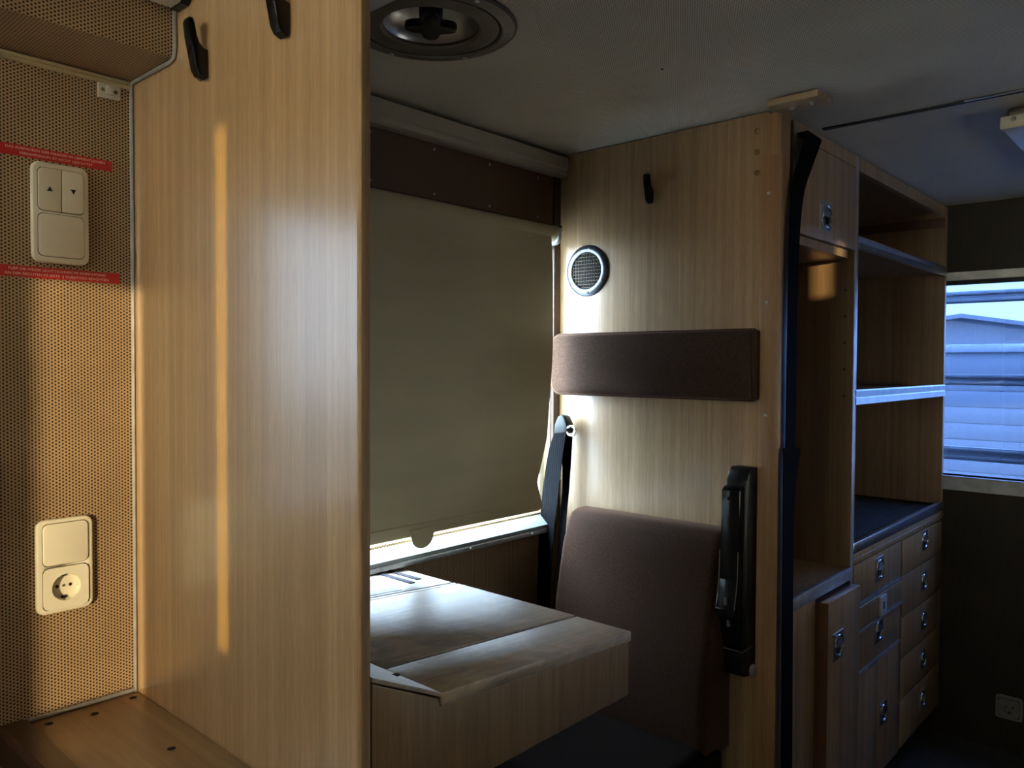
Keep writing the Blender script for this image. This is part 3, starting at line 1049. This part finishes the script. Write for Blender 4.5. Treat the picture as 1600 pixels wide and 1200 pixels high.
def slab(x0, x1, y0, y1, dz0, dz1, bev=0, seg=2):
    """board lying in the tilted table plane"""
    bm = B(x0, x1, y0, y1, dz0, dz1, bev=bev, seg=seg)
    for v in bm.verts:
        v.co.z += tz(v.co.x)
    return bm


mesh('front_board', slab(TX0, TX1, .731, .8460, -.018, 0, .0025), MAT['table'], tb)
fl = mesh('hinged_leaf', slab(TX0 + .002, TX1, .8505, 1.146, -.018, .001, .0012), MAT['table'], tb)
mesh('batten', slab(TX0 + .002, TX1, 1.1500, 1.160, -.018, 0, .0008), MAT['table'], tb)
bk = mesh('back_board', slab(TX0 + .002, TX1, 1.1640, 1.333, -.018, 0, .0012), MAT['table'], tb)
for (x0, x1, y0, y1) in ((1.030, 1.044, 1.205, 1.318), (1.062, 1.076, 1.222, 1.322)):
    mesh('velcro_strip', slab(x0, x1, y0, y1, -.001, .0015), MAT['velcro'], bk)
mesh('inlay', slab(.90, .985, 1.175, 1.30, -.001, .0006), MAT['inlay'], bk)
# sloping hinge strip up to the near partition
bm = bmesh.new()
zt = tz(TX0)
prism(bm, [(TX0, zt), (TX0, zt - .006), (.5685, 1.0485), (.5685, 1.0545)], 'y', .731, 1.333, .001, 1)
hs = mesh('sloping_strip', bm, MAT['table'], tb)
for y in (.80, .93, 1.2):
    bm = bmesh.new()
    lathe(bm, [(.006, .0005), (0, .0007)], 'z', (.66, y, 1.0125), 10, 1)
    mesh('hinge_screw', bm, MAT['hole'], hs)
bm = bmesh.new()
prism(bm, [(.570, .868), (TX1 - .004, .868), (TX1 - .004, tz(TX1) - .018), (TX0, zt - .018), (TX0 - .004, zt - .007), (.570, 1.046)], 'y', .7335, .752, .0015, 2)
mesh('front_panel', bm, MAT['table_front'], tb)
bm = bmesh.new()
prism(bm, [(.752, .868), (1.333, .868), (1.333, tz(TX1) - .018), (.752, tz(TX1) - .018)], 'x', TX1 - .022, TX1 - .004)
mesh('end_panel', bm, MAT['table_front'], tb)

# ------------------------------------------------------------------ seat
st = thing('upholstered_bench', (1.42, 1.05, ZF), 'dark brown velour bench seat against the partition below the headrest', 'bench')
bm = bmesh.new()
prism(bm, [(1.655, 1.052), (1.622, 1.052), (1.603, 1.045), (1.588, 1.025), (1.568, .97), (1.545, .86), (1.525, .74), (1.515, .60), (1.520, .55), (1.655, .55)], 'y', .820, 1.250, .018, 4)
mesh('backrest', bm, MAT['seat'], st, 60)
bm = bmesh.new()
prism(bm, rrect(1.40, .53, .44, .13, .045, 6), 'y', .820, 1.250, .02, 4)
mesh('seat_cushion', bm, MAT['seat_shaded'], st, 60)
mesh('seat_box', B(1.22, 1.655, .83, 1.24, ZF, .465), MAT['seat_base'], st)

# headrest
hr = thing('headrest_cushion', (1.635, 1.04, 1.34), 'long brown velour headrest pad on the partition', 'cushion')
bm = bmesh.new()
pts = []
y0, y1, z0, z1 = .757, 1.326, 1.343, 1.498
for (cy, cz, a0, r) in ((y1, z1, 0, .030), (y0, z1, 90, .006), (y0, z0, 180, .006), (y1, z0, 270, .030)):
    for k in range(7):
        a = math.radians(a0 + 90 * k / 6)
        sx = 1 if cy == y1 else -1
        sz = 1 if cz == z1 else -1
        pts.append((cy - sx * r + r * math.cos(a), cz - sz * r + r * math.sin(a)))
prism(bm, pts, 'x', XP2 - .001, XP2 - .050, .010, 3)
mesh('pad', bm, MAT['velour'], hr, 60)
seamp = [Vector((XP2 - .0415, (u - 1.0415) * 1.003 + 1.0415, (v - 1.4205) * 1.008 + 1.4205)) for u, v in pts]
mesh('piping', tube(bmesh.new(), seamp, .0016, 6, True), MAT['velour'], hr)

# ------------------------------------------------------------------ seat belt
sb = thing('seat_belt', (1.63, 1.30, .70), 'black three-point seat belt hanging in the corner beside the blind', 'seat belt')
bm = bmesh.new()
prism(bm, [(1.312, 1.236), (1.268, 1.241), (1.263, 1.250), (1.267, 1.268), (1.276, 1.284), (1.287, 1.289), (1.298, 1.285), (1.309, 1.262)], 'x', 1.612, 1.640, .005, 3)
mesh('anchor_cover', bm, MAT['black'], sb, 50)
bm = bmesh.new()
ring = [(1.612 + .004 * math.cos(a), 1.252 + .0165 * math.cos(a), 1.249 + .0125 * math.sin(a)) for a in [2 * PI * k / 24 for k in range(24)]]
mesh('guide_ring', tube(bm, ring, .0028, 8, True), MAT['chrome'], sb)
lo = catmull([(1.612, 1.308, 1.238), (1.606, 1.322, 1.19), (1.598, 1.335, 1.08), (1.585, 1.336, .95), (1.575, 1.336, .70)])
hi = catmull([(1.612, 1.268, 1.241), (1.604, 1.272, 1.19), (1.592, 1.278, 1.08), (1.578, 1.283, .95), (1.565, 1.285, .70)])
mesh('webbing', ribbon(bmesh.new(), lo, hi, .0016, (-1, 0, 0)), MAT['belt'], sb, 40)
lo = catmull([(1.622, 1.292, 1.238), (1.620, 1.286, 1.10), (1.600, 1.282, .98), (1.588, 1.281, .70)])
hi = catmull([(1.634, 1.264, 1.238), (1.626, 1.268, 1.10), (1.598, 1.258, .98), (1.585, 1.258, .70)])
mesh('webbing', ribbon(bmesh.new(), lo, hi, .0016, (-1, 0, 0)), MAT['belt'], sb, 40)

# ------------------------------------------------------------------ round vent
vt = thing('round_vent', (XP2, 1.240, 1.597), 'round aluminium vent with wire mesh on the partition', 'vent')
c = (XP2, 1.2400, 1.6630)
bm = bmesh.new()
lathe(bm, [(.0665, 0), (.0665, .002), (.063, .006), (.052, .008), (.048, .006), (.048, .0003)], 'x', c, 48, -1)
mesh('ring', bm, MAT['vent_metal'], vt, 40)
bm = bmesh.new()
prism(bm, circle(c[1], c[2], .0482, 40), 'x', XP2 - .0006, XP2 - .0001)
mesh('opening', bm, MAT['hole'], vt, 0)
for k in range(-5, 6):
    d = k * .0088
    h = math.sqrt(max(0, .048 ** 2 - d * d))
    mesh('mesh_wire', tube(bmesh.new(), [(XP2 - .0042, c[1] + d, c[2] - h), (XP2 - .0042, c[1] + d, c[2] + h)], .0006, 5), MAT['vent_wire'], vt)
    mesh('mesh_wire', tube(bmesh.new(), [(XP2 - .0034, c[1] - h, c[2] + d), (XP2 - .0034, c[1] + h, c[2] + d)], .0006, 5), MAT['vent_wire'], vt)
for a in (100, 210, 330, 265):
    ra = math.radians(a)
    screw_head(vt, (XP2 - .0065, c[1] + .0572 * math.cos(ra), c[2] + .0572 * math.sin(ra)), 'x', -1, .0042, MAT['alu_dark'])

# ------------------------------------------------------------------ black device on the post
dv = thing('belt_lock_holder', (1.62, .78, .72), 'black plastic retractor unit with metal clasp screwed to the post', 'fitting')
bm = bmesh.new()
prism(bm, [(1.598, .745), (1.655, .735), (1.655, 1.196), (1.620, 1.198), (1.606, 1.188), (1.598, 1.170)], 'y', .7615, .812, .004, 2)
mesh('back_housing', bm, MAT['black'], dv, 40)
bm = bmesh.new()
prism(bm, [(1.572, .955), (1.598, .930), (1.602, 1.158), (1.588, 1.158), (1.577, 1.150)], 'y', .769, .812, .003, 2)
fc = mesh('front_cover', bm, MAT['black_gloss'], dv, 40)
bm = bmesh.new()
lathe(bm, [(.0035, 0), (.0035, .001), (0, .0005)], 'x', (1.5752, .794, 1.132), 12, -1)
mesh('cover_screw', bm, MAT['hole'], fc)
bm = bmesh.new()
prism(bm, [(1.560, .895), (1.566, .890), (1.598, .800), (1.598, .955), (1.572, .957)], 'y', .770, .814, .003, 2)
mesh('lower_cover', bm, MAT['black_gloss'], dv, 40)
mesh('clasp_band', B(1.5575, 1.5985, .7685, .8155, .880, .897, .0015), MAT['black_gloss'], dv)
for y in (.770, .8125):
    mesh('clasp_edge', tube(bmesh.new(), [(1.5735, y, 1.02), (1.571, y, .955), (1.5585, y, .898)], .0010, 6), MAT['chrome'], dv)
for z, l in ((.905, .016), (.855, .024)):
    mesh('pin', tube(bmesh.new(), [(1.562 + (.905 - z) * .3, .792, z), (1.562 + (.905 - z) * .3, .792, z + l)], .0042, 10), MAT['steel'], dv)
bm = bmesh.new()
box(bm, 1.585, 1.645, .763, .806, .752, .802, .002)
mesh('hinge_block', bm, MAT['black'], dv)
mesh('block_edge', tube(bmesh.new(), [(1.584, .806, .803), (1.584, .762, .803), (1.640, .762, .806)], .0009, 6), MAT['alu_matte'], dv)
bm = bmesh.new()
lathe(bm, [(.013, 0), (.013, .003), (.010, .0045), (.005, .0045), (.004, .0065), (0, .0065)], 'y', (1.628, .7615, .753), 24, -1)
mesh('bolt', bm, MAT['alu_matte'], dv, 40)

# ------------------------------------------------------------------ black straps on the cabinet edge
sp = thing('hanging_strap', (1.69, .708, 1.24), 'black strap hanging from the top of the tall cabinet', 'strap')
L_ = catmull([(1.762, .709, 1.945), (1.722, .709, 1.880), (1.692, .709, 1.835), (1.676, .709, 1.77), (1.669, .709, 1.66), (1.667, .709, 1.45), (1.666, .709, 1.225)])
R_ = catmull([(1.845, .709, 1.940), (1.790, .709, 1.868), (1.752, .709, 1.815), (1.733, .709, 1.755), (1.722, .709, 1.66), (1.717, .709, 1.45), (1.715, .709, 1.225)])
mesh('webbing', ribbon(bmesh.new(), L_, R_, .0018, (0, -1, 0)), MAT['strap'], sp, 40)
mesh('end_plate', B(1.762, 1.842, .709, .7305, 1.936, 1.944), MAT['black'], sp)
sp2 = thing('hanging_strap', (1.68, .704, ZF), 'wide black strap end hanging down to the floor beside the low cabinet', 'strap')
L_ = catmull([(1.640, .703, 1.243), (1.643, .703, 1.10), (1.646, .703, .8), (1.650, .703, .5), (1.650, .703, ZF + .01)])
R_ = catmull([(1.722, .700, 1.238), (1.700, .703, 1.10), (1.702, .703, .8), (1.708, .703, .5), (1.708, .703, ZF + .01)])
mesh('webbing', ribbon(bmesh.new(), L_, R_, .002, (0, -1, 0)), MAT['strap'], sp2, 40)

# ------------------------------------------------------------------ cabinets
FY = .735


def flush_handle(parent, cx, cz, s=.070, y=FY):
    """square chrome plate with a round dish and a half-round lever"""
    n = 32
    bm = bmesh.new()
    R = s * .40
    sq = []
    for k in range(n):
        a = 2 * PI * k / n
        q = s / 2 / max(abs(math.cos(a)), abs(math.sin(a)))
        sq.append((cx + q * math.cos(a), cz + q * math.sin(a)))
    o = [bm.verts.new((u, y - .0025, v)) for u, v in sq]
    ob = [bm.verts.new((u, y, v)) for u, v in sq]
    i1 = [bm.verts.new((u, y - .0035, v)) for u, v in circle(cx, cz, R, n)]
    i2 = [bm.verts.new((u, y - .0006, v)) for u, v in circle(cx, cz, R * .88, n)]
    ce = bm.verts.new((cx, y - .0006, cz))
    for k in range(n):
        j = (k + 1) % n
        bm.faces.new((ob[k], ob[j], o[j], o[k]))
        bm.faces.new((o[k], o[j], i1[j], i1[k]))
        bm.faces.new((i1[k], i1[j], i2[j], i2[k]))
        bm.faces.new((i2[k], i2[j], ce))
    h = mesh('flush_handle', bm, MAT['alu'], parent, 30)
    # half-moon lever, tilted out of the dish
    bm = bmesh.new()
    pts = [(cx + R * .80 * math.cos(a), cz + R * .80 * math.sin(a)) for a in [PI * k / 16 for k in range(17)]]
    A = [bm.verts.new((u, y - .003 - .006 * (1 - (v - cz) / (R * .8)), v)) for u, v in pts]
    Bq = [bm.verts.new((u, y - .001 - .004 * (1 - (v - cz) / (R * .8)), v)) for u, v in pts]
    bm.faces.new(A)
    bm.faces.new(Bq)
    for k in range(17):
        j = (k + 1) % 17
        bm.faces.new((A[k], A[j], Bq[j], Bq[k]))
    mesh('lever', bm, MAT['alu'], h, 30)
    mesh('pull_ring', tube(bmesh.new(), [(cx + R * .92 * math.cos(a), y - .0042, cz + R * .92 * math.sin(a)) for a in [2 * PI * k / 28 for k in range(28)]], .0026, 8, True), MAT['chrome'], h)
    bm = bmesh.new()
    prism(bm, [(cx + R * .78 * math.cos(a), cz + R * .78 * math.sin(a)) for a in [PI + PI * k / 14 for k in range(15)]], 'y', y - .0008, y - .0012)
    mesh('finger_recess', bm, MAT['hole'], h, 0)
    for du in (-1, 1):
        for dz in (-1, 1):
            screw_head(h, (cx + du * s * .42, y - .0025, cz + dz * s * .42), 'y', -1, .0026, MAT['alu_dark'])
    return h


CA0, CA1 = 1.745, 2.166
ca = thing('tall_cabinet', (1.95, 1.03, ZF), 'narrow tall wooden cabinet with open niche and top flap beside the post', 'cabinet')
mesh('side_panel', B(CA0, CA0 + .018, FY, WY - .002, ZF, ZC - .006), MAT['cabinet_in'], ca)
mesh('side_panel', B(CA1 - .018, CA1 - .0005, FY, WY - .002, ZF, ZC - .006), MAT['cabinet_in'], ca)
mesh('side_edge', B(CA0, CA0 + .018, FY - .0025, FY, .89, ZC - .006, .0006), MAT['cabinet'], ca)
mesh('side_edge', B(CA1 - .018, CA1 - .0005, FY - .0025, FY, ZF + .1, ZC - .006, .0006), MAT['alu_matte'], ca)
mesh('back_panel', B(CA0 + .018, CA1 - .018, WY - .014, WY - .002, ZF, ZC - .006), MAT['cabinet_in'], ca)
mesh('top_rail', B(CA0 + .018, CA1 - .018, FY - .002, FY + .016, 1.938, ZC - .006), MAT['cabinet'], ca)
flap = mesh('top_flap', B(CA0 + .021, CA1 - .021, FY - .004, FY + .014, 1.722, 1.935, .001), MAT['cabinet'], ca)
flush_handle(flap, 1.935, 1.780, .070, FY - .004)
mesh('flap_rail', B(CA0 + .018, CA1 - .06, FY + .002, FY + .02, 1.698, 1.718), MAT['cabinet'], ca)
mesh('top_panel', B(CA0 + .018, CA1 - .018, FY + .016, WY - .014, 1.952, ZC - .006), MAT['cabinet_in'], ca)
mesh('niche_top', B(CA0 + .018, CA1 - .018, FY + .02, WY - .014, 1.70, 1.716), MAT['cabinet_in'], ca)
mesh('niche_shelf', B(CA0, CA1 - .018, FY + .004, WY - .014, .862, .884), MAT['cabinet'], ca)
mesh('shelf_edge', B(CA0, CA1 - .018, FY - .006, FY + .004, .855, .8855, .001), MAT['alu_matte'], ca)
mesh('fixed_front', B(CA0, 1.915, FY, FY + .018, ZF + .1, .852), MAT['cabinet'], ca)
dr = mesh('sliding_door', B(1.922, CA1 - .022, FY - .030, FY - .010, ZF + .1, .845, .001), MAT['cabinet'], ca)
mesh('door_edge', B(1.919, 1.922, FY - .030, FY - .002, ZF + .1, .843), MAT['door_side'], dr)
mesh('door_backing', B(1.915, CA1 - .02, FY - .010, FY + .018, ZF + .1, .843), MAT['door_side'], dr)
flush_handle(dr, 1.985, .728, .068, FY - .030)
for z in (1.62, 1.55, 1.48, 1.41, 1.34):
    bm = bmesh.new()
    lathe(bm, [(.003, .0004), (0, .0005)], 'x', (CA1 - .018, .756, z), 8, -1)
    mesh('peg_hole', bm, MAT['hole'], ca)
mesh('kick_board', B(CA0, CA1 - .0005, FY + .06, FY + .075, ZF, ZF + .1), MAT['black_matte'], ca)

CB0, CB1 = 2.167, XE - .002
cbn = thing('shelf_drawer_cabinet', (2.61, 1.03, ZF), 'large wooden shelf cabinet with drawers below a ribbed worktop', 'cabinet')
mesh('side_panel', B(CB0, CB0 + .012, FY, WY - .002, ZF, ZC - .006), MAT['cabinet_in'], cbn)
mesh('side_panel', B(CB1 - .018, CB1, FY, WY - .002, .94, ZC - .006), MAT['cabinet_in'], cbn)
mesh('side_edge', B(CB1 - .018, CB1, FY - .002, FY, .94, ZC - .006), MAT['cabinet'], cbn)
mesh('back_panel', B(CB0 + .012, CB1 - .018, WY - .014, WY - .002, .94, ZC - .006), MAT['cabinet_in'], cbn)
mesh('top_rail', B(CB0 + .012, CB1 - .018, FY, FY + .016, 1.935, ZC - .006), MAT['cabinet'], cbn)
mesh('top_panel', B(CB0 + .012, CB1 - .018, FY + .016, WY - .014, 1.952, ZC - .006), MAT['cabinet_in'], cbn)
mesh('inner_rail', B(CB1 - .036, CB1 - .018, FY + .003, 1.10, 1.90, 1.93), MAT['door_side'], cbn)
for za, zb in ((1.731, 1.764), (1.316, 1.356)):
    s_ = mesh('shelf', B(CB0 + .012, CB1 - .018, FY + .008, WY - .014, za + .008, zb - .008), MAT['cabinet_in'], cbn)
    bm = bmesh.new()
    prism(bm, [(FY - .004, za), (FY + .008, za), (FY + .008, zb), (FY - .002, zb), (FY - .004, zb - .004), (FY - .002, (za + zb) / 2), (FY - .004, (za + zb) / 2 - .003)], 'x', CB0 + .002, CB1 - .003)
    mesh('shelf_edge', bm, MAT['alu'], s_, 0)
wt = mesh('worktop', B(CB0 + .012, CB1 - .001, FY + .004, WY - .014, .905, .930), MAT['cabinet'], cbn)
mesh('worktop_lip', B(CB0 + .002, CB1, FY - .004, FY + .012, .917, .946, .0015), MAT['alu'], wt)
mesh('worktop_rail', B(CB0, CB1, FY - .003, FY + .016, .888, .9165, .001), MAT['cabinet'], wt)
mesh('worktop_line', B(CB0, CB1, FY - .0045, FY - .002, .9005, .9025), MAT['alu_matte'], wt)
rb = bmesh.new()
y = FY + .018
while y < FY + .33:
    box(rb, CB0 + .014, CB1 - .02, y, y + .006, .930, .9345)
    y += .012
ro = mesh('ribbed_mat', rb, MAT['mat_rib'], wt, 0)
ro['kind'] = 'stuff'
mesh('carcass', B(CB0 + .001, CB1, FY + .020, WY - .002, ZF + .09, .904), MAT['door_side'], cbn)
mesh('divider', B(2.588, 2.602, FY, FY + .02, ZF + .1, .888), MAT['door_side'], cbn)
XL0, XL1, XQ0, XQ1 = CB0 + .014, 2.586, 2.604, CB1 - .004


def front(name, x0, x1, z0, z1, parent=cbn, dy=0):
    return mesh(name, B(x0, x1, FY - .002 - dy, FY + .018, z0, z1, .0012), MAT['cabinet'], parent)


d1 = front('drawer', XL0, XL1, .777, .884)
flush_handle(d1, 2.385, .838, .068, FY - .002)
d2 = front('pull_out_board', XL0, XL1, .704, .764, dy=.006)
lk = mesh('lock_plate', B(2.368, 2.422, FY - .014, FY - .008, .706, .760, .001), MAT['frame_white'], d2)
mesh('key_slot', B(2.388, 2.398, FY - .0146, FY - .0138, .722, .744), MAT['hole'], d2)
mesh('board_rail', B(XL0, XL1, FY - .004, FY + .01, .767, .774), MAT['alu_matte'], d2)
mesh('board_rail', B(XL0, XL1, FY - .010, FY + .01, .695, .701), MAT['alu_matte'], d2)
d3 = front('drawer', XL0, XL1, .584, .692)
flush_handle(d3, 2.385, .660, .066, FY - .002)
mesh('drawer_rail', B(XL0, XL1, FY - .004, FY + .01, .572, .582), MAT['alu_matte'], d3)
front('door', XL0, 2.379, ZF + .1, .569)
d4 = front('door', 2.383, XL1, ZF + .1, .569)
flush_handle(d4, 2.436, .405, .064, FY - .002)
edges = [.884, .770, .640, .512, .382, .232]
zc = [.846, .712, .584, .452, .318]
for i in range(5):
    d = front('drawer', XQ0, XQ1, edges[i + 1] + .002, edges[i] - .002)
    flush_handle(d, 2.838, zc[i], .064, FY - .002)
mesh('kick_board', B(CB0, CB1, FY + .10, FY + .115, ZF, ZF + .092), MAT['black_matte'], cbn)

# ------------------------------------------------------------------ ceiling hatch
ht = thing('roof_vent_hatch', (.883, .984, ZC - .04), 'round metal roof vent with black turning knob in the ceiling', 'vent')
HC = (.883, .982, ZC)
cut(ceil, prism(bmesh.new(), circle(HC[0], HC[1], .0785, 64), 'z', ZC - .02, ZC + .055))
bm = bmesh.new()
lathe(bm, [(.142, 0), (.142, .003), (.138, .006), (.118, .008), (.1145, .006), (.1145, .001), (.1125, .001), (.1125, .006), (.100, .0075), (.082, .0065), (.078, .003), (.078, -.002)], 'z', HC, 64, -1)
mesh('flange', bm, MAT['alu_dark'], ht, 30)
bm = bmesh.new()
lathe(bm, [(.0775, -.001), (.075, -.008), (.066, -.018), (.050, -.027), (.028, -.032), (0, -.033)], 'z', HC, 64, -1)
mesh('dish', bm, MAT['alu'], ht, 60)
mesh('groove', lathe(bmesh.new(), [(.1147, .0065), (.1122, .0065)], 'z', HC, 64, -1), MAT['hole'], ht, 0)
for k in range(6):
    a = math.radians(20 + 60 * k)
    screw_head(ht, (HC[0] + .130 * math.cos(a), HC[1] + .130 * math.sin(a), ZC - .007), 'z', -1, .0045, MAT['steel'])
kn = bmesh.new()
lathe(kn, [(.020, -.031), (.019, -.004), (.0, -.004)], 'z', HC, 24, -1)
mesh('knob_stem', kn, MAT['black'], ht, 40)
bm = bmesh.new()
outl = []
for k in range(48):
    a = 2 * PI * k / 48
    r = .024 + .019 * math.cos(2 * (a - math.radians(48))) ** 2
    outl.append((HC[0] + r * math.cos(a), HC[1] + r * math.sin(a)))
prism(bm, outl, 'z', ZC - .009, ZC + .006, .004, 2)
mesh('knob_grip', bm, MAT['black'], ht, 40)
hl = bmesh.new()
box(hl, .80, .812, 1.085, 1.12, ZC - .013, ZC - .006, .001)
mesh('latch', hl, MAT['black'], ht)

# ------------------------------------------------------------------ ceiling lamps
la = thing('ceiling_lamp', (.665, .86, ZC - .045), 'flat white ceiling lamp hiding behind the near partition', 'lamp')
mesh('housing', B(.595, .732, .62, 1.10, ZC - .040, ZC, .004), MAT['white'], la)
mesh('diffuser', B(.603, .724, .63, 1.09, ZC - .045, ZC - .040, .002), MAT['diffuser'], la)
lb = thing('strip_lamp', (0, 1.155, ZC - .032), 'slim white strip lamp along the overhead duct at the top edge', 'lamp')
mesh('housing', prism(bmesh.new(), [(1.128, ZC - .001), (1.128, ZC - .022), (1.140, ZC - .031), (1.170, ZC - .031), (1.1815, ZC - .022), (1.1815, ZC - .001)], 'x', -.9, .538), MAT['white'], lb)
mesh('end_cap', prism(bmesh.new(), [(1.126, ZC - .001), (1.126, ZC - .023), (1.139, ZC - .033), (1.171, ZC - .033), (1.183, ZC - .023), (1.183, ZC - .001)], 'x', .538, .5505), MAT['black'], lb)
lc = thing('ceiling_lamp', (2.25, .24, ZC - .048), 'box-shaped ceiling lamp with grey screwed end cap at the right edge', 'lamp')
mesh('base', B(1.99, 2.60, .12, .365, ZC - .022, ZC, .008), MAT['alu_dark'], lc)
ec = mesh('end_cap', B(1.980, 1.992, .105, .377, ZC - .046, ZC - .018, .003), MAT['white'], lc)
screw_head(ec, (1.980, .352, ZC - .027), 'x', -1, .0055, MAT['steel'])
mesh('diffuser', B(1.992, 2.60, .108, .374, ZC - .046, ZC - .020, .004), MAT['diffuser'], lc)

# ------------------------------------------------------------------ outside the end window
GZ = -.75
setp(mesh('ground', B(-40, 60, -50, 50, GZ - .1, GZ), MAT['asphalt'], None, 0), 'grey asphalt yard outside', kind='structure')
for (z, h, lab) in ((1.695, .048, 'dark rail across the top of the end window, outside the glass'),
                    (1.366, .045, 'ribbed grey rail outside the end window, middle one'),
                    (1.070, .055, 'ribbed grey rail outside the end window, lowest one')):
    t = thing('guard_rail', (XE + .51, .3, z - h / 2), lab, 'rail', 'guard rails outside the end window')
    mesh('bar', B(XE + .50, XE + .518, -.8, 1.4, z - h / 2, z + h / 2, .003), MAT['rail_out'], t)
    for k in (-1, 1):
        mesh('rib', B(XE + .495, XE + .501, -.8, 1.4, z + k * h * .28 - .005, z + k * h * .28 + .005, .001), MAT['rail_out'], t)
    for y in (-.75, 1.35):
        mesh('bracket', B(XE + TH, XE + .50, y, y + .03, z - .01, z + .01), MAT['rail_out'], t)
# trailer with pale horizontal siding
tr = thing('box_trailer', (7.2, 1.5, GZ), 'pale box trailer with horizontal siding seen through the end window', 'trailer')
mesh('body', B(6.6, 8.8, -.4, 4.2, -.25, 1.55, .03), MAT['siding'], tr)
for k in range(14):
    z = -.2 + k * .12
    mesh('siding_board', B(6.592, 6.602, -.38, 4.18, z, z + .116, .003), MAT['siding'], tr)
mesh('roof_edge', B(6.56, 8.84, -.44, 4.24, 1.52, 1.58, .01), MAT['rail_out'], tr)
mesh('chassis', B(6.8, 8.6, -.2, 4.0, -.45, -.25), MAT['rail_out'], tr)
for y in (.6, 3.0):
    bm = bmesh.new()
    lathe(bm, [(0, 0), (.2, 0), (.3, .02), (.3, .2), (0, .2)], 'x', (6.75, y, -.45), 28, 1)
    mesh('wheel', bm, MAT['black_matte'], tr, 40)
# house with a gable roof further back
hs_ = thing('gable_house', (17, 4.0, GZ), 'pale house with a grey gable roof far behind the trailer', 'house')
bm = bmesh.new()
prism(bm, [(1.2, GZ), (6.4, GZ), (6.4, 1.85), (3.3, 2.22), (1.2, 1.85)], 'x', 15, 21)
mesh('walls', bm, MAT['render'], hs_, 0)
for sg in (0, 1):
    pr = [(3.3, 2.22), (3.3, 2.29), (.9, 1.86), (.9, 1.80)] if sg == 0 else [(3.3, 2.22), (3.3, 2.29), (6.8, 1.86), (6.8, 1.80)]
    mesh('roof_slope', prism(bmesh.new(), pr, 'x', 14.7, 21.3), MAT['rooft'], hs_, 0)
for y in (1.8, 3.0, 4.3, 5.4):
    wn = mesh('window', B(14.96, 15.0, y, y + .7, 1.1, 1.78), MAT['siding'], hs_)
    mesh('pane', B(14.94, 14.965, y + .06, y + .64, 1.15, 1.73), MAT['pane_dark'], wn)
